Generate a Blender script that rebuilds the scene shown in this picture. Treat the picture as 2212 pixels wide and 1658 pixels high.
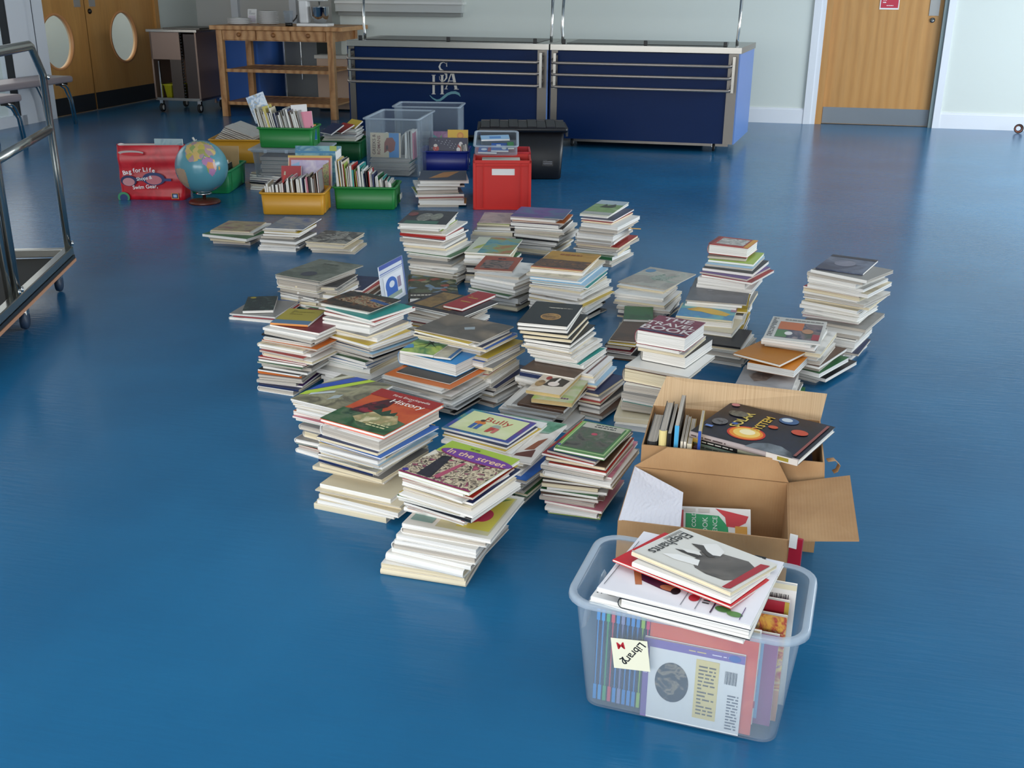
import bpy, math, random
from mathutils import Vector, Matrix
from math import sin, cos, pi, radians, atan2, hypot, sqrt
S = bpy.context.scene
for o in list(bpy.data.objects): bpy.data.objects.remove(o)
C = S.collection
# ---------------------------------------------------------------- camera
EYE, FPX = 1.45, 2293.2
_t, _r = radians(20.65), radians(0.498)
FW = Vector((0, cos(_t), -sin(_t)))
_r0, _u0 = Vector((1, 0, 0)), Vector((0, sin(_t), cos(_t)))
RT = _r0 * cos(_r) + _u0 * sin(_r)
UP = _u0 * cos(_r) - _r0 * sin(_r)
cam = bpy.data.cameras.new('camera'); co = bpy.data.objects.new('camera', cam); C.objects.link(co)
m = Matrix((RT, UP, -FW)).transposed().to_4x4(); m.translation = (0, 0, EYE)
co.matrix_world = m
cam.sensor_width = 36; cam.lens = FPX / 2212 * 36; cam.clip_start = .05
S.camera = co
YAW = radians(-11.69)                      # the room's walls against the camera's heading
E1 = Vector((cos(YAW), sin(YAW), 0)); E2 = Vector((-sin(YAW), cos(YAW), 0))
def P(x, y, h=0):                          # point of the room seen at this pixel, h above the floor
    d = FW * FPX + RT * (x - 1106) - UP * (y - 829)
    k = (h - EYE) / d.z
    p = Vector((0, 0, EYE)) + d * k
    return p
def W(u, v, z=0): return E1 * u + E2 * v + Vector((0, 0, z))
# ---------------------------------------------------------------- light
S.view_settings.view_transform = 'Standard'; S.view_settings.look = 'None'
S.view_settings.gamma = 1; S.view_settings.use_curve_mapping = False
S.view_settings.exposure = 0.35
wd = bpy.data.worlds.new('sky'); S.world = wd; wd.use_nodes = True
wd.node_tree.nodes['Background'].inputs[0].default_value = (.80, .90, 1, 1)
wd.node_tree.nodes['Background'].inputs[1].default_value = 1.3
def area(name, u, v, z, sx, sy, dirv, power, col=(1, 1, 1)):
    l = bpy.data.lights.new(name, 'AREA'); l.shape = 'RECTANGLE'; l.size = sx; l.size_y = sy
    l.energy = power; l.color = col
    o = bpy.data.objects.new(name, l); C.objects.link(o)
    o.location = W(u, v, z)
    o.rotation_euler = dirv.to_track_quat('-Z', 'Y').to_euler()
    return o
DOWN = Vector((0, 0, -1))
area('daylight_right_windows', 5.1, 4.6, 1.75, 5.4, 1.9, -E1 + DOWN * .15, 45, (.93, .97, 1))
area('daylight_right_far_windows', 5.1, 8.8, 1.75, 4.6, 1.9, -E1 + E2 * .05 + DOWN * .7, 235, (.93, .97, 1))
area('daylight_rear_windows', -1.5, -3.4, 1.8, 7.0, 2.0, E2 + DOWN * .35, 262, (1, .985, .96))
area('daylight_left_windows', -7.32, 8.0, 1.4, 4.0, 2.2, E1, 17, (1, .97, .94))
area('ceiling_fill_rear', -1, 1.5, 3.1, 6, 2.5, DOWN, 34, (1, .97, .93))  # added soft fill below the ceiling, not a known lamp
area('ceiling_fill_front', -1.0, 8.0, 3.1, 6, 3, DOWN, 5, (1, .97, .93))  # second added fill, weak bounce over the far half
area('corridor_light', -8.3, 12, 2.5, 1.0, 3.5, DOWN, 34, (.95, 1, .97))
# ---------------------------------------------------------------- materials
def lin(c):
    if isinstance(c, str):
        c = c.lstrip('#'); c = [int(c[i:i+2], 16) / 255 for i in (0, 2, 4)]
        c = [x / 12.92 if x <= .04045 else ((x + .055) / 1.055) ** 2.4 for x in c]
    return (c[0], c[1], c[2], 1)
MATS = {}
def mat(col, rough=.5, metal=0, key=None, coat=0, spec=.5):
    k = key or (col, rough, metal, coat)
    if k in MATS: return MATS[k]
    m = bpy.data.materials.new(str(key or 'paint_%s' % col)); m.use_nodes = True
    b = m.node_tree.nodes['Principled BSDF']
    b.inputs['Base Color'].default_value = lin(col); b.inputs['Roughness'].default_value = rough
    b.inputs['Metallic'].default_value = metal; b.inputs['Coat Weight'].default_value = coat
    b.inputs['Specular IOR Level'].default_value = spec
    MATS[k] = m
    return m
def nd(m, t, **kw):
    n = m.node_tree.nodes.new(t)
    for a, b in kw.items(): setattr(n, a, b)
    return n
def lk(m, a, b): m.node_tree.links.new(a, b)
def ramp(m, stops, interp='LINEAR'):
    r = nd(m, 'ShaderNodeValToRGB'); e = r.color_ramp.elements; r.color_ramp.interpolation = interp
    while len(e) < len(stops): e.new(.5)
    for i, (p, c) in enumerate(stops): e[i].position = p; e[i].color = lin(c)
    return r
def photo(cols, scale=30, seed=0, stretch=(1, 1, 1), rough=.38, voro=False):   # a printed picture: patches of ink
    k = ('ph', tuple(cols), scale, seed, stretch, voro)
    if k in MATS: return MATS[k]
    m = mat(cols[0], rough, key=k); m.name = 'printed_cover'
    b = m.node_tree.nodes['Principled BSDF']
    tc = nd(m, 'ShaderNodeTexCoord'); mp = nd(m, 'ShaderNodeMapping')
    mp.inputs['Location'].default_value = (seed * 3.7, seed * 1.3, seed * 2.1); mp.inputs['Scale'].default_value = stretch
    lk(m, tc.outputs['Object'], mp.inputs['Vector'])
    if voro:
        n = nd(m, 'ShaderNodeTexVoronoi'); n.inputs['Scale'].default_value = scale
        sp = nd(m, 'ShaderNodeSeparateColor'); lk(m, mp.outputs[0], n.inputs['Vector']); lk(m, n.outputs['Color'], sp.inputs[0]); out = sp.outputs[0]
        st = [(i / len(cols), c) for i, c in enumerate(cols)]
        r = ramp(m, st, 'CONSTANT')
    else:
        n = nd(m, 'ShaderNodeTexNoise'); n.inputs['Scale'].default_value = scale; n.inputs['Detail'].default_value = 4
        n.inputs['Distortion'].default_value = .6
        lk(m, mp.outputs[0], n.inputs['Vector']); out = n.outputs[0]
        k2 = len(cols) - 1
        st = [(.32 + .36 * i / max(k2, 1), c) for i, c in enumerate(cols)]
        r = ramp(m, st)
    lk(m, out, r.inputs[0]); lk(m, r.outputs[0], b.inputs['Base Color'])
    return m
def striped(c1, c2, key, scale=(3, 3, 900), rough=.85):                 # sheets of paper seen edge on
    if key in MATS: return MATS[key]
    m = mat(c1, rough, key=key); b = m.node_tree.nodes['Principled BSDF']
    tc = nd(m, 'ShaderNodeTexCoord'); mp = nd(m, 'ShaderNodeMapping'); mp.inputs['Scale'].default_value = scale
    n = nd(m, 'ShaderNodeTexNoise'); n.inputs['Scale'].default_value = 1; n.inputs['Detail'].default_value = 2
    r = ramp(m, [(.3, c2), (.55, c1)])
    lk(m, tc.outputs['Object'], mp.inputs['Vector']); lk(m, mp.outputs[0], n.inputs['Vector']); lk(m, n.outputs[0], r.inputs[0]); lk(m, r.outputs[0], b.inputs['Base Color'])
    return m
PAGE = {'w': striped('f2eee8', 'b4aea6', 'page_edges_white'), 'c': striped('e6d8ba', 'ab9874', 'page_edges_cream'),
        'g': striped('c8bfb3', '82776c', 'page_edges_aged'), 'y': striped('dcbf84', 'b0905a', 'page_edges_yellowed')}
PAPER = mat('f0eee9', .8, key='paper')
def clear(key, tint, milk, rough, fac):
    if key in MATS: return MATS[key]
    m = mat(milk, rough, key=key); nt = m.node_tree; b = nt.nodes['Principled BSDF']; out = nt.nodes['Material Output']
    tr = nd(m, 'ShaderNodeBsdfTransparent'); tr.inputs[0].default_value = lin(tint)
    mx = nd(m, 'ShaderNodeMixShader'); lw = nd(m, 'ShaderNodeLayerWeight'); lw.inputs[0].default_value = .35
    mr = nd(m, 'ShaderNodeMapRange'); mr.inputs[3].default_value = fac; mr.inputs[4].default_value = min(1, fac + .38)
    lk(m, lw.outputs['Facing'], mr.inputs[0]); lk(m, mr.outputs[0], mx.inputs[0])
    lk(m, tr.outputs[0], mx.inputs[1]); lk(m, b.outputs[0], mx.inputs[2]); lk(m, mx.outputs[0], out.inputs[0])
    return m
CLEAR = clear('clear_plastic', 'fafcfd', 'c9d6e2', .22, .035)
CLEARRIM = clear('clear_plastic_rim', 'eef3f7', 'd3dfea', .2, .30)
CLEARFAR = clear('clear_plastic_far', 'f4f6f8', 'c4ccd4', .25, .09)
GLASS = clear('window_glass', 'f6fafa', 'ffffff', .02, .03)
STEEL = mat('9b9892', .26, 1, key='stainless_steel'); STEELD = mat('6d6964', .38, 1, key='dull_steel')
CHROME = mat('d2d2d0', .12, 1, key='chrome'); BLACK = mat('0c0c0e', .45, key='black_plastic')
RUBBER = mat('161616', .7, key='rubber')
def wood(key, c1, c2, c3, scale=(14, 14, 1.2), rough=.45):
    if key in MATS: return MATS[key]
    m = mat(c1, rough, key=key); b = m.node_tree.nodes['Principled BSDF']
    tc = nd(m, 'ShaderNodeTexCoord'); mp = nd(m, 'ShaderNodeMapping'); mp.inputs['Scale'].default_value = scale
    w = nd(m, 'ShaderNodeTexWave'); w.inputs['Scale'].default_value = .55; w.inputs['Distortion'].default_value = 9
    w.inputs['Detail'].default_value = 3; w.inputs['Detail Scale'].default_value = .7
    n = nd(m, 'ShaderNodeTexNoise'); n.inputs['Scale'].default_value = 6; n.inputs['Detail'].default_value = 4
    r = ramp(m, [(0, c2), (.35, c1), (1, c3)]); mx = nd(m, 'ShaderNodeMix', data_type='RGBA', blend_type='MULTIPLY'); mx.inputs[0].default_value = .3
    lk(m, tc.outputs['Object'], mp.inputs['Vector']); lk(m, mp.outputs[0], w.inputs['Vector']); lk(m, mp.outputs[0], n.inputs['Vector'])
    lk(m, w.outputs['Fac'], r.inputs[0]); lk(m, r.outputs[0], mx.inputs[6]); lk(m, n.outputs[0], mx.inputs[7]); lk(m, mx.outputs[2], b.inputs['Base Color'])
    return m
OAK = wood('oak_veneer', 'cc9450', 'c58c4a', 'cf9856', (5, 5, .5)); BEECH = wood('beech_wood', 'c08a54', 'a87342', 'cc9a66', (6, 6, 6))
def card():
    m = mat('b58e66', .85, key='cardboard'); b = m.node_tree.nodes['Principled BSDF']
    tc = nd(m, 'ShaderNodeTexCoord'); n = nd(m, 'ShaderNodeTexNoise'); n.inputs['Scale'].default_value = 7; n.inputs['Detail'].default_value = 5
    r = ramp(m, [(.3, 'a57d55'), (.7, 'bb9469')]); lk(m, tc.outputs['Object'], n.inputs['Vector']); lk(m, n.outputs[0], r.inputs[0]); lk(m, r.outputs[0], b.inputs['Base Color'])
    w = nd(m, 'ShaderNodeTexWave'); w.inputs['Scale'].default_value = 42; w.inputs['Distortion'].default_value = .6
    bp = nd(m, 'ShaderNodeBump'); bp.inputs['Strength'].default_value = .12; bp.inputs['Distance'].default_value = .002
    lk(m, tc.outputs['Object'], w.inputs['Vector']); lk(m, w.outputs['Fac'], bp.inputs['Height']); lk(m, bp.outputs[0], b.inputs['Normal'])
    return m
CARD = card(); CARDP = mat('cdb491', .85, key='pale_cardboard')
# ---------------------------------------------------------------- mesh builder
class MB:
    def __init__(s): s.v = []; s.f = []; s.m = []; s.sm = []; s.mats = []
    def mi(s, m):
        if m not in s.mats: s.mats.append(m)
        return s.mats.index(m)
    def add(s, vs, fs, m, smooth=False, M=None):
        b = len(s.v)
        s.v += [(M @ Vector(v)) if M else Vector(v) for v in vs]
        for i, f in enumerate(fs):
            s.f.append([b + j for j in f]); s.m.append(s.mi(m[i] if isinstance(m, list) else m)); s.sm.append(smooth)
        return s
    def box(s, a, b, m, M=None):
        x0, y0, z0 = a; x1, y1, z1 = b
        vs = [(x0,y0,z0),(x1,y0,z0),(x1,y1,z0),(x0,y1,z0),(x0,y0,z1),(x1,y0,z1),(x1,y1,z1),(x0,y1,z1)]
        return s.add(vs, [(0,3,2,1),(4,5,6,7),(0,1,5,4),(1,2,6,5),(2,3,7,6),(3,0,4,7)], m, False, M)
    def tube(s, pts, r, m, n=10, M=None, flat=None):
        pts = [Vector(p) for p in pts]; loops = []; up = None
        for i, p in enumerate(pts):
            a = pts[max(i-1, 0)]; b = pts[min(i+1, len(pts)-1)]; d = (b - a).normalized()
            if up is None:
                up = Vector((0, 0, 1)) if abs(d.z) < .9 else Vector((1, 0, 0))
            sx = d.cross(up).normalized(); up = sx.cross(d).normalized()
            ra, rb = flat or (r, r)
            loops.append([p + sx * (ra * cos(2*pi*k/n + pi/n)) + up * (rb * sin(2*pi*k/n + pi/n)) for k in range(n)])
        vs = [v for l in loops for v in l]; fs = []
        for i in range(len(loops)-1):
            for k in range(n): fs.append((i*n+k, i*n+(k+1) % n, (i+1)*n+(k+1) % n, (i+1)*n+k))
        fs.append(tuple(range(n-1, -1, -1))); fs.append(tuple((len(loops)-1)*n+k for k in range(n)))
        return s.add(vs, fs, m, n > 6, M)
    def loops(s, ls, m, smooth=True, M=None, cap0=False, cap1=False):
        n = len(ls[0]); vs = [v for l in ls for v in l]; fs = []
        for i in range(len(ls)-1):
            for k in range(n): fs.append((i*n+k, i*n+(k+1) % n, (i+1)*n+(k+1) % n, (i+1)*n+k))
        if cap0: fs.append(tuple(range(n-1, -1, -1)))
        if cap1: fs.append(tuple((len(ls)-1)*n+k for k in range(n)))
        return s.add(vs, fs, m, smooth, M)
    def lathe(s, prof, m, n=24, M=None, cap=True):
        ls = [[(r*cos(2*pi*k/n), r*sin(2*pi*k/n), z) for k in range(n)] for r, z in prof]
        return s.loops(ls, m, True, M, cap, cap)
    def build(s, name, parent=None, bevel=0, **props):
        me = bpy.data.meshes.new(name); me.from_pydata([tuple(v) for v in s.v], [], s.f)
        for m in s.mats: me.materials.append(m)
        for p, i, q in zip(me.polygons, s.m, s.sm): p.material_index = i; p.use_smooth = q
        me.update()
        o = bpy.data.objects.new(name, me); C.objects.link(o)
        if parent: o.parent = parent
        if bevel:
            b = o.modifiers.new('bevel', 'BEVEL'); b.width = bevel; b.segments = 2; b.limit_method = 'ANGLE'
        for k, v in props.items(): o[k] = v
        return o
def thing(name, M, label, cat, group=None):
    o = bpy.data.objects.new(name, None); C.objects.link(o); o.empty_display_size = .05
    o.matrix_world = M
    o['label'] = label; o['category'] = cat
    if group: o['group'] = group
    return o
def tag(o, label, cat, group=None):
    o['label'] = label; o['category'] = cat
    if group: o['group'] = group
    return o
def frame(p, yaw): return Matrix.Translation(p) @ Matrix.Rotation(yaw, 4, 'Z')
ROOM = frame(Vector((0, 0, 0)), YAW)
def room(u, v, z=0, rot=0): return frame(W(u, v, z), YAW + rot)
def rrect(w, d, r, z, n=4, cx=0, cy=0):
    out = []
    for (sx, sy, a0) in ((1, -1, -90), (1, 1, 0), (-1, 1, 90), (-1, -1, 180)):
        for k in range(n+1):
            a = radians(a0 + 90*k/n)
            out.append((cx + sx*(w/2-r) + r*cos(a), cy + sy*(d/2-r) + r*sin(a), z))
    return out
# text as thin mesh, cached
_tx = {}
def text_mesh(t, bold=0):
    if (t, bold) in _tx: return _tx[(t, bold)]
    cu = bpy.data.curves.new('t', 'FONT'); cu.body = t; cu.size = 1; cu.align_x = 'CENTER'; cu.align_y = 'CENTER'
    cu.resolution_u = 3; cu.offset = bold; cu.space_line = .85
    o = bpy.data.objects.new('t', cu); C.objects.link(o)
    me = o.to_mesh(); vs = [tuple(v.co) for v in me.vertices]; fs = [tuple(p.vertices) for p in me.polygons]
    o.to_mesh_clear(); bpy.data.objects.remove(o); bpy.data.curves.remove(cu)
    _tx[(t, bold)] = (vs, fs)
    return vs, fs
def art_on(mb, shapes, w, d, M, z0=.0003):
    """printed shapes on a flat face: M maps (x across 0..w, y 0..d, z out)"""
    z = z0
    for s in shapes:
        z += .00015
        k, c = s[0], s[-1]
        mt = c if not isinstance(c, str) else mat(c, .4)
        if k == 'R':
            _, a, b, e, f, _c = s
            mb.add([(a*w, b*d, z), (e*w, b*d, z), (e*w, f*d, z), (a*w, f*d, z)], [(0, 1, 2, 3)], mt, False, M)
        elif k == 'E':
            _, a, b, ra, rb, _c = s
            n = 28; mb.add([(a*w + ra*w*cos(2*pi*i/n), b*d + rb*d*sin(2*pi*i/n), z) for i in range(n)], [tuple(range(n))], mt, False, M)
        elif k == 'O':                    # ring
            _, a, b, ra, rb, th, _c = s
            n = 28; vs = []
            for q in (1, 1-th): vs += [(a*w + q*ra*w*cos(2*pi*i/n), b*d + q*rb*d*sin(2*pi*i/n), z) for i in range(n)]
            mb.add(vs, [(i, (i+1) % n, n+(i+1) % n, n+i) for i in range(n)], mt, False, M)
        elif k == 'P':
            _, pts, _c = s
            mb.add([(a*w, b*d, z) for a, b in pts], [tuple(range(len(pts)))], mt, False, M)
        elif k == 'T':
            _, t, a, b, size, rot, bold, _c = s
            vs, fs = text_mesh(t, bold)
            R = Matrix.Translation((a*w, b*d, z)) @ Matrix.Rotation(radians(rot), 4, 'Z') @ Matrix.Scale(size, 4)
            mb.add(vs, fs, mt, False, M @ R if M else R)
        elif k == 'L':                    # lines of small print
            _, a, b, e, f, n, _c = s
            rnd = random.Random(int(a*100 + f*77 + n))
            for i in range(n):
                y = b + (f-b)*(i+.5)/n; hh = (f-b)/n*.22; x = a
                while x < e:
                    x2 = min(e, x + rnd.uniform(.03, .1))
                    mb.add([(x*w, (y-hh)*d, z), (x2*w, (y-hh)*d, z), (x2*w, (y+hh)*d, z), (x*w, (y+hh)*d, z)], [(0, 1, 2, 3)], mt, False, M)
                    x = x2 + .015
                    if rnd.random() < .12: break
        elif k == 'B':                    # barcode
            _, a, b, e, f, n, _c = s
            for i in range(n):
                x = a + (e-a)*i/n; x2 = x + (e-a)/n*(.35 + .3*((i*7) % 3)/2)
                mb.add([(x*w, b*d, z), (x2*w, b*d, z), (x2*w, f*d, z), (x*w, f*d, z)], [(0, 1, 2, 3)], mt, False, M)
# ---------------------------------------------------------------- books
PAL = {'w': ('e9e6e0', 'white'), 'c': ('dccfb2', 'cream'), 'g': ('8d8a86', 'grey'), 'k': ('1d1d20', 'black'), 'r': ('a8261f', 'red'),
       'o': ('d06a24', 'orange'), 'y': ('d0b040', 'yellow'), 'e': ('2f6a3c', 'green'), 't': ('2c9088', 'teal'), 'b': ('2c62b0', 'blue'),
       'n': ('1d2a52', 'navy'), 'p': ('5d3b80', 'purple'), 'm': ('6e1c2a', 'maroon'), 's': ('cf8090', 'pink'), 'd': ('5b4232', 'brown'),
       'l': ('9fc4dc', 'pale blue'), 'i': ('9fb94e', 'lime green'), 'h': ('b9b6b0', 'pale grey')}
def cover_mat(c, rnd):
    base = PAL[c][0]
    k = rnd.random()
    if k < .5: return mat(base, .4)
    q = [int(base[i:i+2], 16) for i in (0, 2, 4)]
    dk = '%02x%02x%02x' % tuple(int(x*.78) for x in q); lt = '%02x%02x%02x' % tuple(min(255, int(x*.9 + 22)) for x in q)
    return photo([dk, base, base, lt], 9, rnd.randint(0, 5))
def book_geo(cov, pg, w, d, t, top, back, spine, paper, side='L', hard=False, art=None, M=None, pm=None):
    b = .0024 if hard else .0006
    b = min(b, t*.22)
    ins = .0035 if hard else .0014
    A, B = (w, d) if side in 'LR' else (d, w)
    def mp(x, y):
        return {'L': (x, y), 'R': (w-x, d-y), 'F': (w-y, x), 'B': (y, d-x)}[side]
    e = min(t*.38, .011) if hard else min(t*.12, .0012)
    n = 6 if hard and t > .012 else 3
    out = [(A, 0), (e, 0)] + [(e - e*sin(pi*k/n), t/2 - t/2*cos(pi*k/n)) for k in range(1, n)] + [(e, t), (A, t)]
    inn = [(A, b), (e, b)] + [(e - (e-b*.9)*sin(pi*k/n), t/2 - (t/2-b)*cos(pi*k/n)) for k in range(1, n)] + [(e, t-b), (A, t-b)]
    q = len(out); vs = []
    for y in (0, B):
        for L in (out, inn):
            vs += [mp(x, y) + (z,) for x, z in L]
    fs, ms = [], []
    for i in range(q-1):
        m_ = back if i == 0 else top if i == q-2 else spine
        fs.append((i, i+1, 2*q+i+1, 2*q+i)); ms.append(m_)                # outside
        fs.append((q+i+1, q+i, 3*q+i, 3*q+i+1)); ms.append(PAPER)          # inside
        fs.append((i+1, i, q+i, q+i+1)); ms.append(m_)                     # near rim
        fs.append((2*q+i, 2*q+i+1, 3*q+i+1, 3*q+i)); ms.append(m_)         # far rim
    fs += [(0, 2*q, 3*q, q), (q-1, 2*q-1, 4*q-1, 3*q-1)]; ms += [back, top]
    cov.add(vs, fs, ms, False, M)
    x0, x1, y0, y1 = max(e*.75, b), A-ins, ins, B-ins
    z0, z1 = b, t-b
    c8 = [mp(x, y) + (z,) for z in (z0, z1) for x, y in ((x0, y0), (x1, y0), (x1, y1), (x0, y1))]
    pg.add(c8, [(0,3,2,1),(4,5,6,7),(0,1,5,4),(1,2,6,5),(2,3,7,6),(3,0,4,7)], paper, False, M)
    if art:
        Ma = Matrix.Translation((0, 0, t))
        art_on(cov, art, w, d, (M @ Ma) if M else Ma)
STUFF = MB()
GRP = {}
NB = [0]
def book(label, M, w, d, t, top, back=None, spine=None, paper='w', side='L', hard=False, art=None, group=None, solo=True, name=None, cat='book', spineart=None):
    back = back or top; spine = spine or top
    if not solo:
        book_geo(STUFF, STUFF, w, d, t, top, back, spine, PAGE[paper], side, hard, art, M); return None
    NB[0] += 1
    off = Matrix.Translation((w/2, d/2, 0)); inv = Matrix.Translation((-w/2, -d/2, 0))
    o = thing(name or ('hardback_book' if hard else 'paperback_book'), M @ off, label, cat, group)
    cv, pg = MB(), MB()
    book_geo(cv, pg, w, d, t, top, back, spine, PAGE[paper], side, hard, art, inv)
    if spineart:                      # printed on the near edge (spine facing forward)
        Ms = inv @ Matrix.Translation((0, 0, 0)) @ Matrix.Rotation(pi/2, 4, 'X')
        art_on(cv, spineart, w, t, Ms, .0004)
    cv.build('cover', o); pg.build('page_block', o)
    return o
def rect_from(h, q):
    """corner, yaw, w, d of the rectangle seen at height h: q = four pixels NL NR FR FL, or two pixels and a depth"""
    if len(q) == 4:
        p = [P(x, y, h) for x, y in q]
        ex = (p[1]-p[0]) + (p[2]-p[3]); ey = (p[3]-p[0]) + (p[2]-p[1])
        w, d = ex.length/2, ey.length/2
        ang = atan2(ex.y, ex.x); an2 = atan2(ey.y, ey.x) - pi/2
        yaw = (ang+an2)/2; c = (p[0]+p[1]+p[2]+p[3])/4
        X = Vector((cos(yaw), sin(yaw), 0)); Y = Vector((-sin(yaw), cos(yaw), 0))
        return (c - X*w/2 - Y*d/2, yaw, w, d)
    a, b = P(*q[0], h), P(*q[1], h); e = b-a
    return (a, atan2(e.y, e.x), e.length, q[2])
def lerp(a, b, k): return a + (b-a)*k
ORD = ['top', 'second', 'third', 'fourth', 'fifth', 'sixth', 'seventh', 'eighth', 'ninth', 'tenth', 'eleventh', 'twelfth', 'thirteenth',
       'fourteenth', 'fifteenth', 'sixteenth', 'seventeenth', 'eighteenth', 'nineteenth', 'twentieth'] + ['twenty-' + x for x in
       ('first', 'second', 'third', 'fourth', 'fifth', 'sixth', 'seventh', 'eighth', 'ninth')] + ['thirtieth'] + ['thirty-'+x for x in ('first','second','third','fourth','fifth','sixth')]
SP = {}     # named books: t, kw
def stack(kfs, toks, where, seed, solo=99, group=None, jit=.010, bottom=0.0):
    rnd = random.Random(seed)
    K = [(h,) + rect_from(h, q) for h, q in kfs]      # bottom -> top
    H = K[-1][0]
    items = []
    for tk in toks:
        if tk[0] == '#': items.append(dict(SP[tk[1:]], sp=tk[1:]))
        elif tk[0] == 'x':
            n, cols = tk[1:].split(':')
            for _ in range(int(n)):
                items.append(dict(c=rnd.choice(cols), t=rnd.choice([.005, .006, .007, .009, .010, .012, .014, .018]), hard=rnd.random() < .3,
                                  side='F' if rnd.random() < .35 else 'L'))
        else:
            n = ''.join(ch for ch in tk[1:] if ch.isdigit()); fl = tk[1+len(n):]
            items.append(dict(c=tk[0], t=int(n)/1000, hard='h' in fl, side='F' if 's' in fl else 'B' if 'b' in fl else 'L', pg='c' if 'c' in fl else 'y' if 'y' in fl else None))
    fixed = sum(i['t'] for i in items if i.get('sp')); free = sum(i['t'] for i in items if not i.get('sp'))
    sc = (H - bottom - fixed) / free if free else 1
    sc = max(.4, sc)
    z = bottom; N = len(items)
    for i in range(N-1, -1, -1):
        it = items[i]; t = it['t'] * (1 if it.get('sp') else sc)
        hz = z + t
        k = 0
        while k < len(K)-2 and K[k+1][0] < hz - 1e-4: k += 1
        if len(K) == 1: c, yaw, w, d = K[0][1:]; c = c.copy()
        else:
            a, b = K[k], K[k+1]; f = (hz-a[0])/max(1e-6, b[0]-a[0]); f = max(0, min(1, f))
            c = lerp(a[1], b[1], f); yaw = lerp(a[2], b[2], f); w = lerp(a[3], b[3], f); d = lerp(a[4], b[4], f)
        if i > 0 or not it.get('sp'):
            if not it.get('sp'):
                ww = w * rnd.uniform(.86, 1.03); dd = d * rnd.uniform(.84, 1.02)
                if it['side'] == 'F': ww, dd = min(ww, .31), min(dd, .24)
            else: ww, dd = w, d
            dx = rnd.uniform(-jit, jit*1.2); dy = rnd.uniform(-jit, jit); dyaw = radians(rnd.uniform(-4, 4)) if i else 0
        else: ww, dd, dx, dy, dyaw = w, d, 0, 0, 0
        ww = it.get('w', ww); dd = it.get('d', dd)
        M = frame(Vector((c.x, c.y, z)), yaw) @ Matrix.Translation((dx, dy, 0)) @ Matrix.Rotation(dyaw, 4, 'Z')
        isolo = i < solo
        if it.get('sp'):
            a = {k2: v for k2, v in it.items() if k2 not in ('t', 'sp', 'w', 'd', 'c')}
            lab = a.pop('label')
            book(lab, M, ww, dd, t - .0003, group=group, solo=True, **a)
        else:
            cm = cover_mat(it['c'], rnd); pg = it.get('pg') or rnd.choice('wwwcgg')
            sp_ = rnd.choice([cm, mat(PAL[rnd.choice('wwwc' + it['c'])][0], .45)])
            kind = ('thick ' if t > .02 else 'thin ' if t < .009 else '') + PAL[it['c']][1] + (' hardback' if it['hard'] else ' paperback')
            pos = 'on top' if i == 0 else ORD[i] + ' from the top' if i < N-1 else 'lowest'
            lab = '%s, %s of %s' % (kind, pos, where)
            book(lab, M, ww, dd, t - .0003, cm, spine=sp_, paper=pg, side=it['side'], hard=it['hard'], solo=isolo, group=group)
        z += t
    return K[-1], z
def loose(label, h, q, t, top, tilt=None, **kw):      # one book lying with its top at height h
    c, yaw, w, d = rect_from(h, q)
    return book(label, frame(Vector((c.x, c.y, h - t)), yaw), w, d, t, top, **kw)
def frame3(nl, nr, fl):                               # frame through three points: x towards nr, y towards fl
    X = (nr-nl).normalized(); Z = X.cross(fl-nl).normalized(); Y = Z.cross(X)
    m = Matrix((X, Y, Z)).transposed().to_4x4(); m.translation = nl
    return m
def quadslab(mb, q, n, m): mb.add([v for v in q] + [v + n for v in q], [(3, 2, 1, 0), (4, 5, 6, 7), (0, 1, 5, 4), (1, 2, 6, 5), (2, 3, 7, 6), (3, 0, 4, 7)], m)
# ---------------------------------------------------------------- the named books
def sp(k, t, label, top, **kw): SP[k] = dict(t=t, label=label, top=top, **kw)
crowd = photo(['1c181a', '7a6a58', 'd8c8a8', '3a3234', 'b0506a'], 60, 1, stretch=(1, 1, 1))
sp('street', .010, 'picture book with purple title oval reading In the street', mat('9cb53c', .35), spine=mat('8a2456', .4), hard=False, paper='w', art=[
    ('R', 0, 0, 1, .68, crowd), ('R', 0, 0, 1, .035, '8a2456'), ('P', [(0, .40), (.10, .62), (.0, .68)], 'd6cdbc'),
    ('P', [(.22, .05), (.42, .05), (.30, .62), (.18, .60)], photo(['17141a', '2a2430', '0c0b10'], 30, 2)), ('P', [(.42, .10), (.50, .10), (.55, .56), (.50, .56)], 'a84a62'),
    ('E', .55, .74, .50, .125, '8a2456'), ('E', .56, .75, .50, .115, '6d3a8e'), ('T', 'In the street', .55, .745, .036, 0, .010, 'e9c59a'),
    ('L', .35, .89, .9, .95, 1, '58751e'), ('E', .05, .07, .04, .035, '3c2f86')])
sp('bully', .008, 'pale green picture book titled Bully in a rainbow border', photo(['c85a28', 'd9a03a', '2c8a8a', '3a4a9a', '7a3a6a'], 5, 3), spine=mat('e9e0c8', .4), paper='w', art=[
    ('R', .07, .07, .93, .93, 'd3d9a4'), ('R', .1, .1, .9, .5, photo(['c3cc92', 'd3d9a4', 'dfe2b8'], 14, 2)), ('T', 'Bully', .56, .68, .050, 0, .006, 'b4402c'),
    ('E', .36, .50, .08, .09, 'cf7a35'), ('E', .36, .60, .035, .05, '4a2f22'), ('R', .29, .22, .35, .45, '3a62a0'), ('R', .37, .22, .43, .45, '3a62a0'),
    ('E', .62, .46, .06, .09, '9aa89a'), ('P', [(.55, .2), (.60, .2), (.66, .42), (.56, .42)], 'b8443a'), ('P', [(.64, .2), (.69, .2), (.70, .40), (.64, .42)], 'c86a60'),
    ('L', .42, .04, .8, .08, 1, 'f0e8d0')])
ht = photo(['b03a1e', 'c4572a', 'a83020'], 8, 1)
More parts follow.
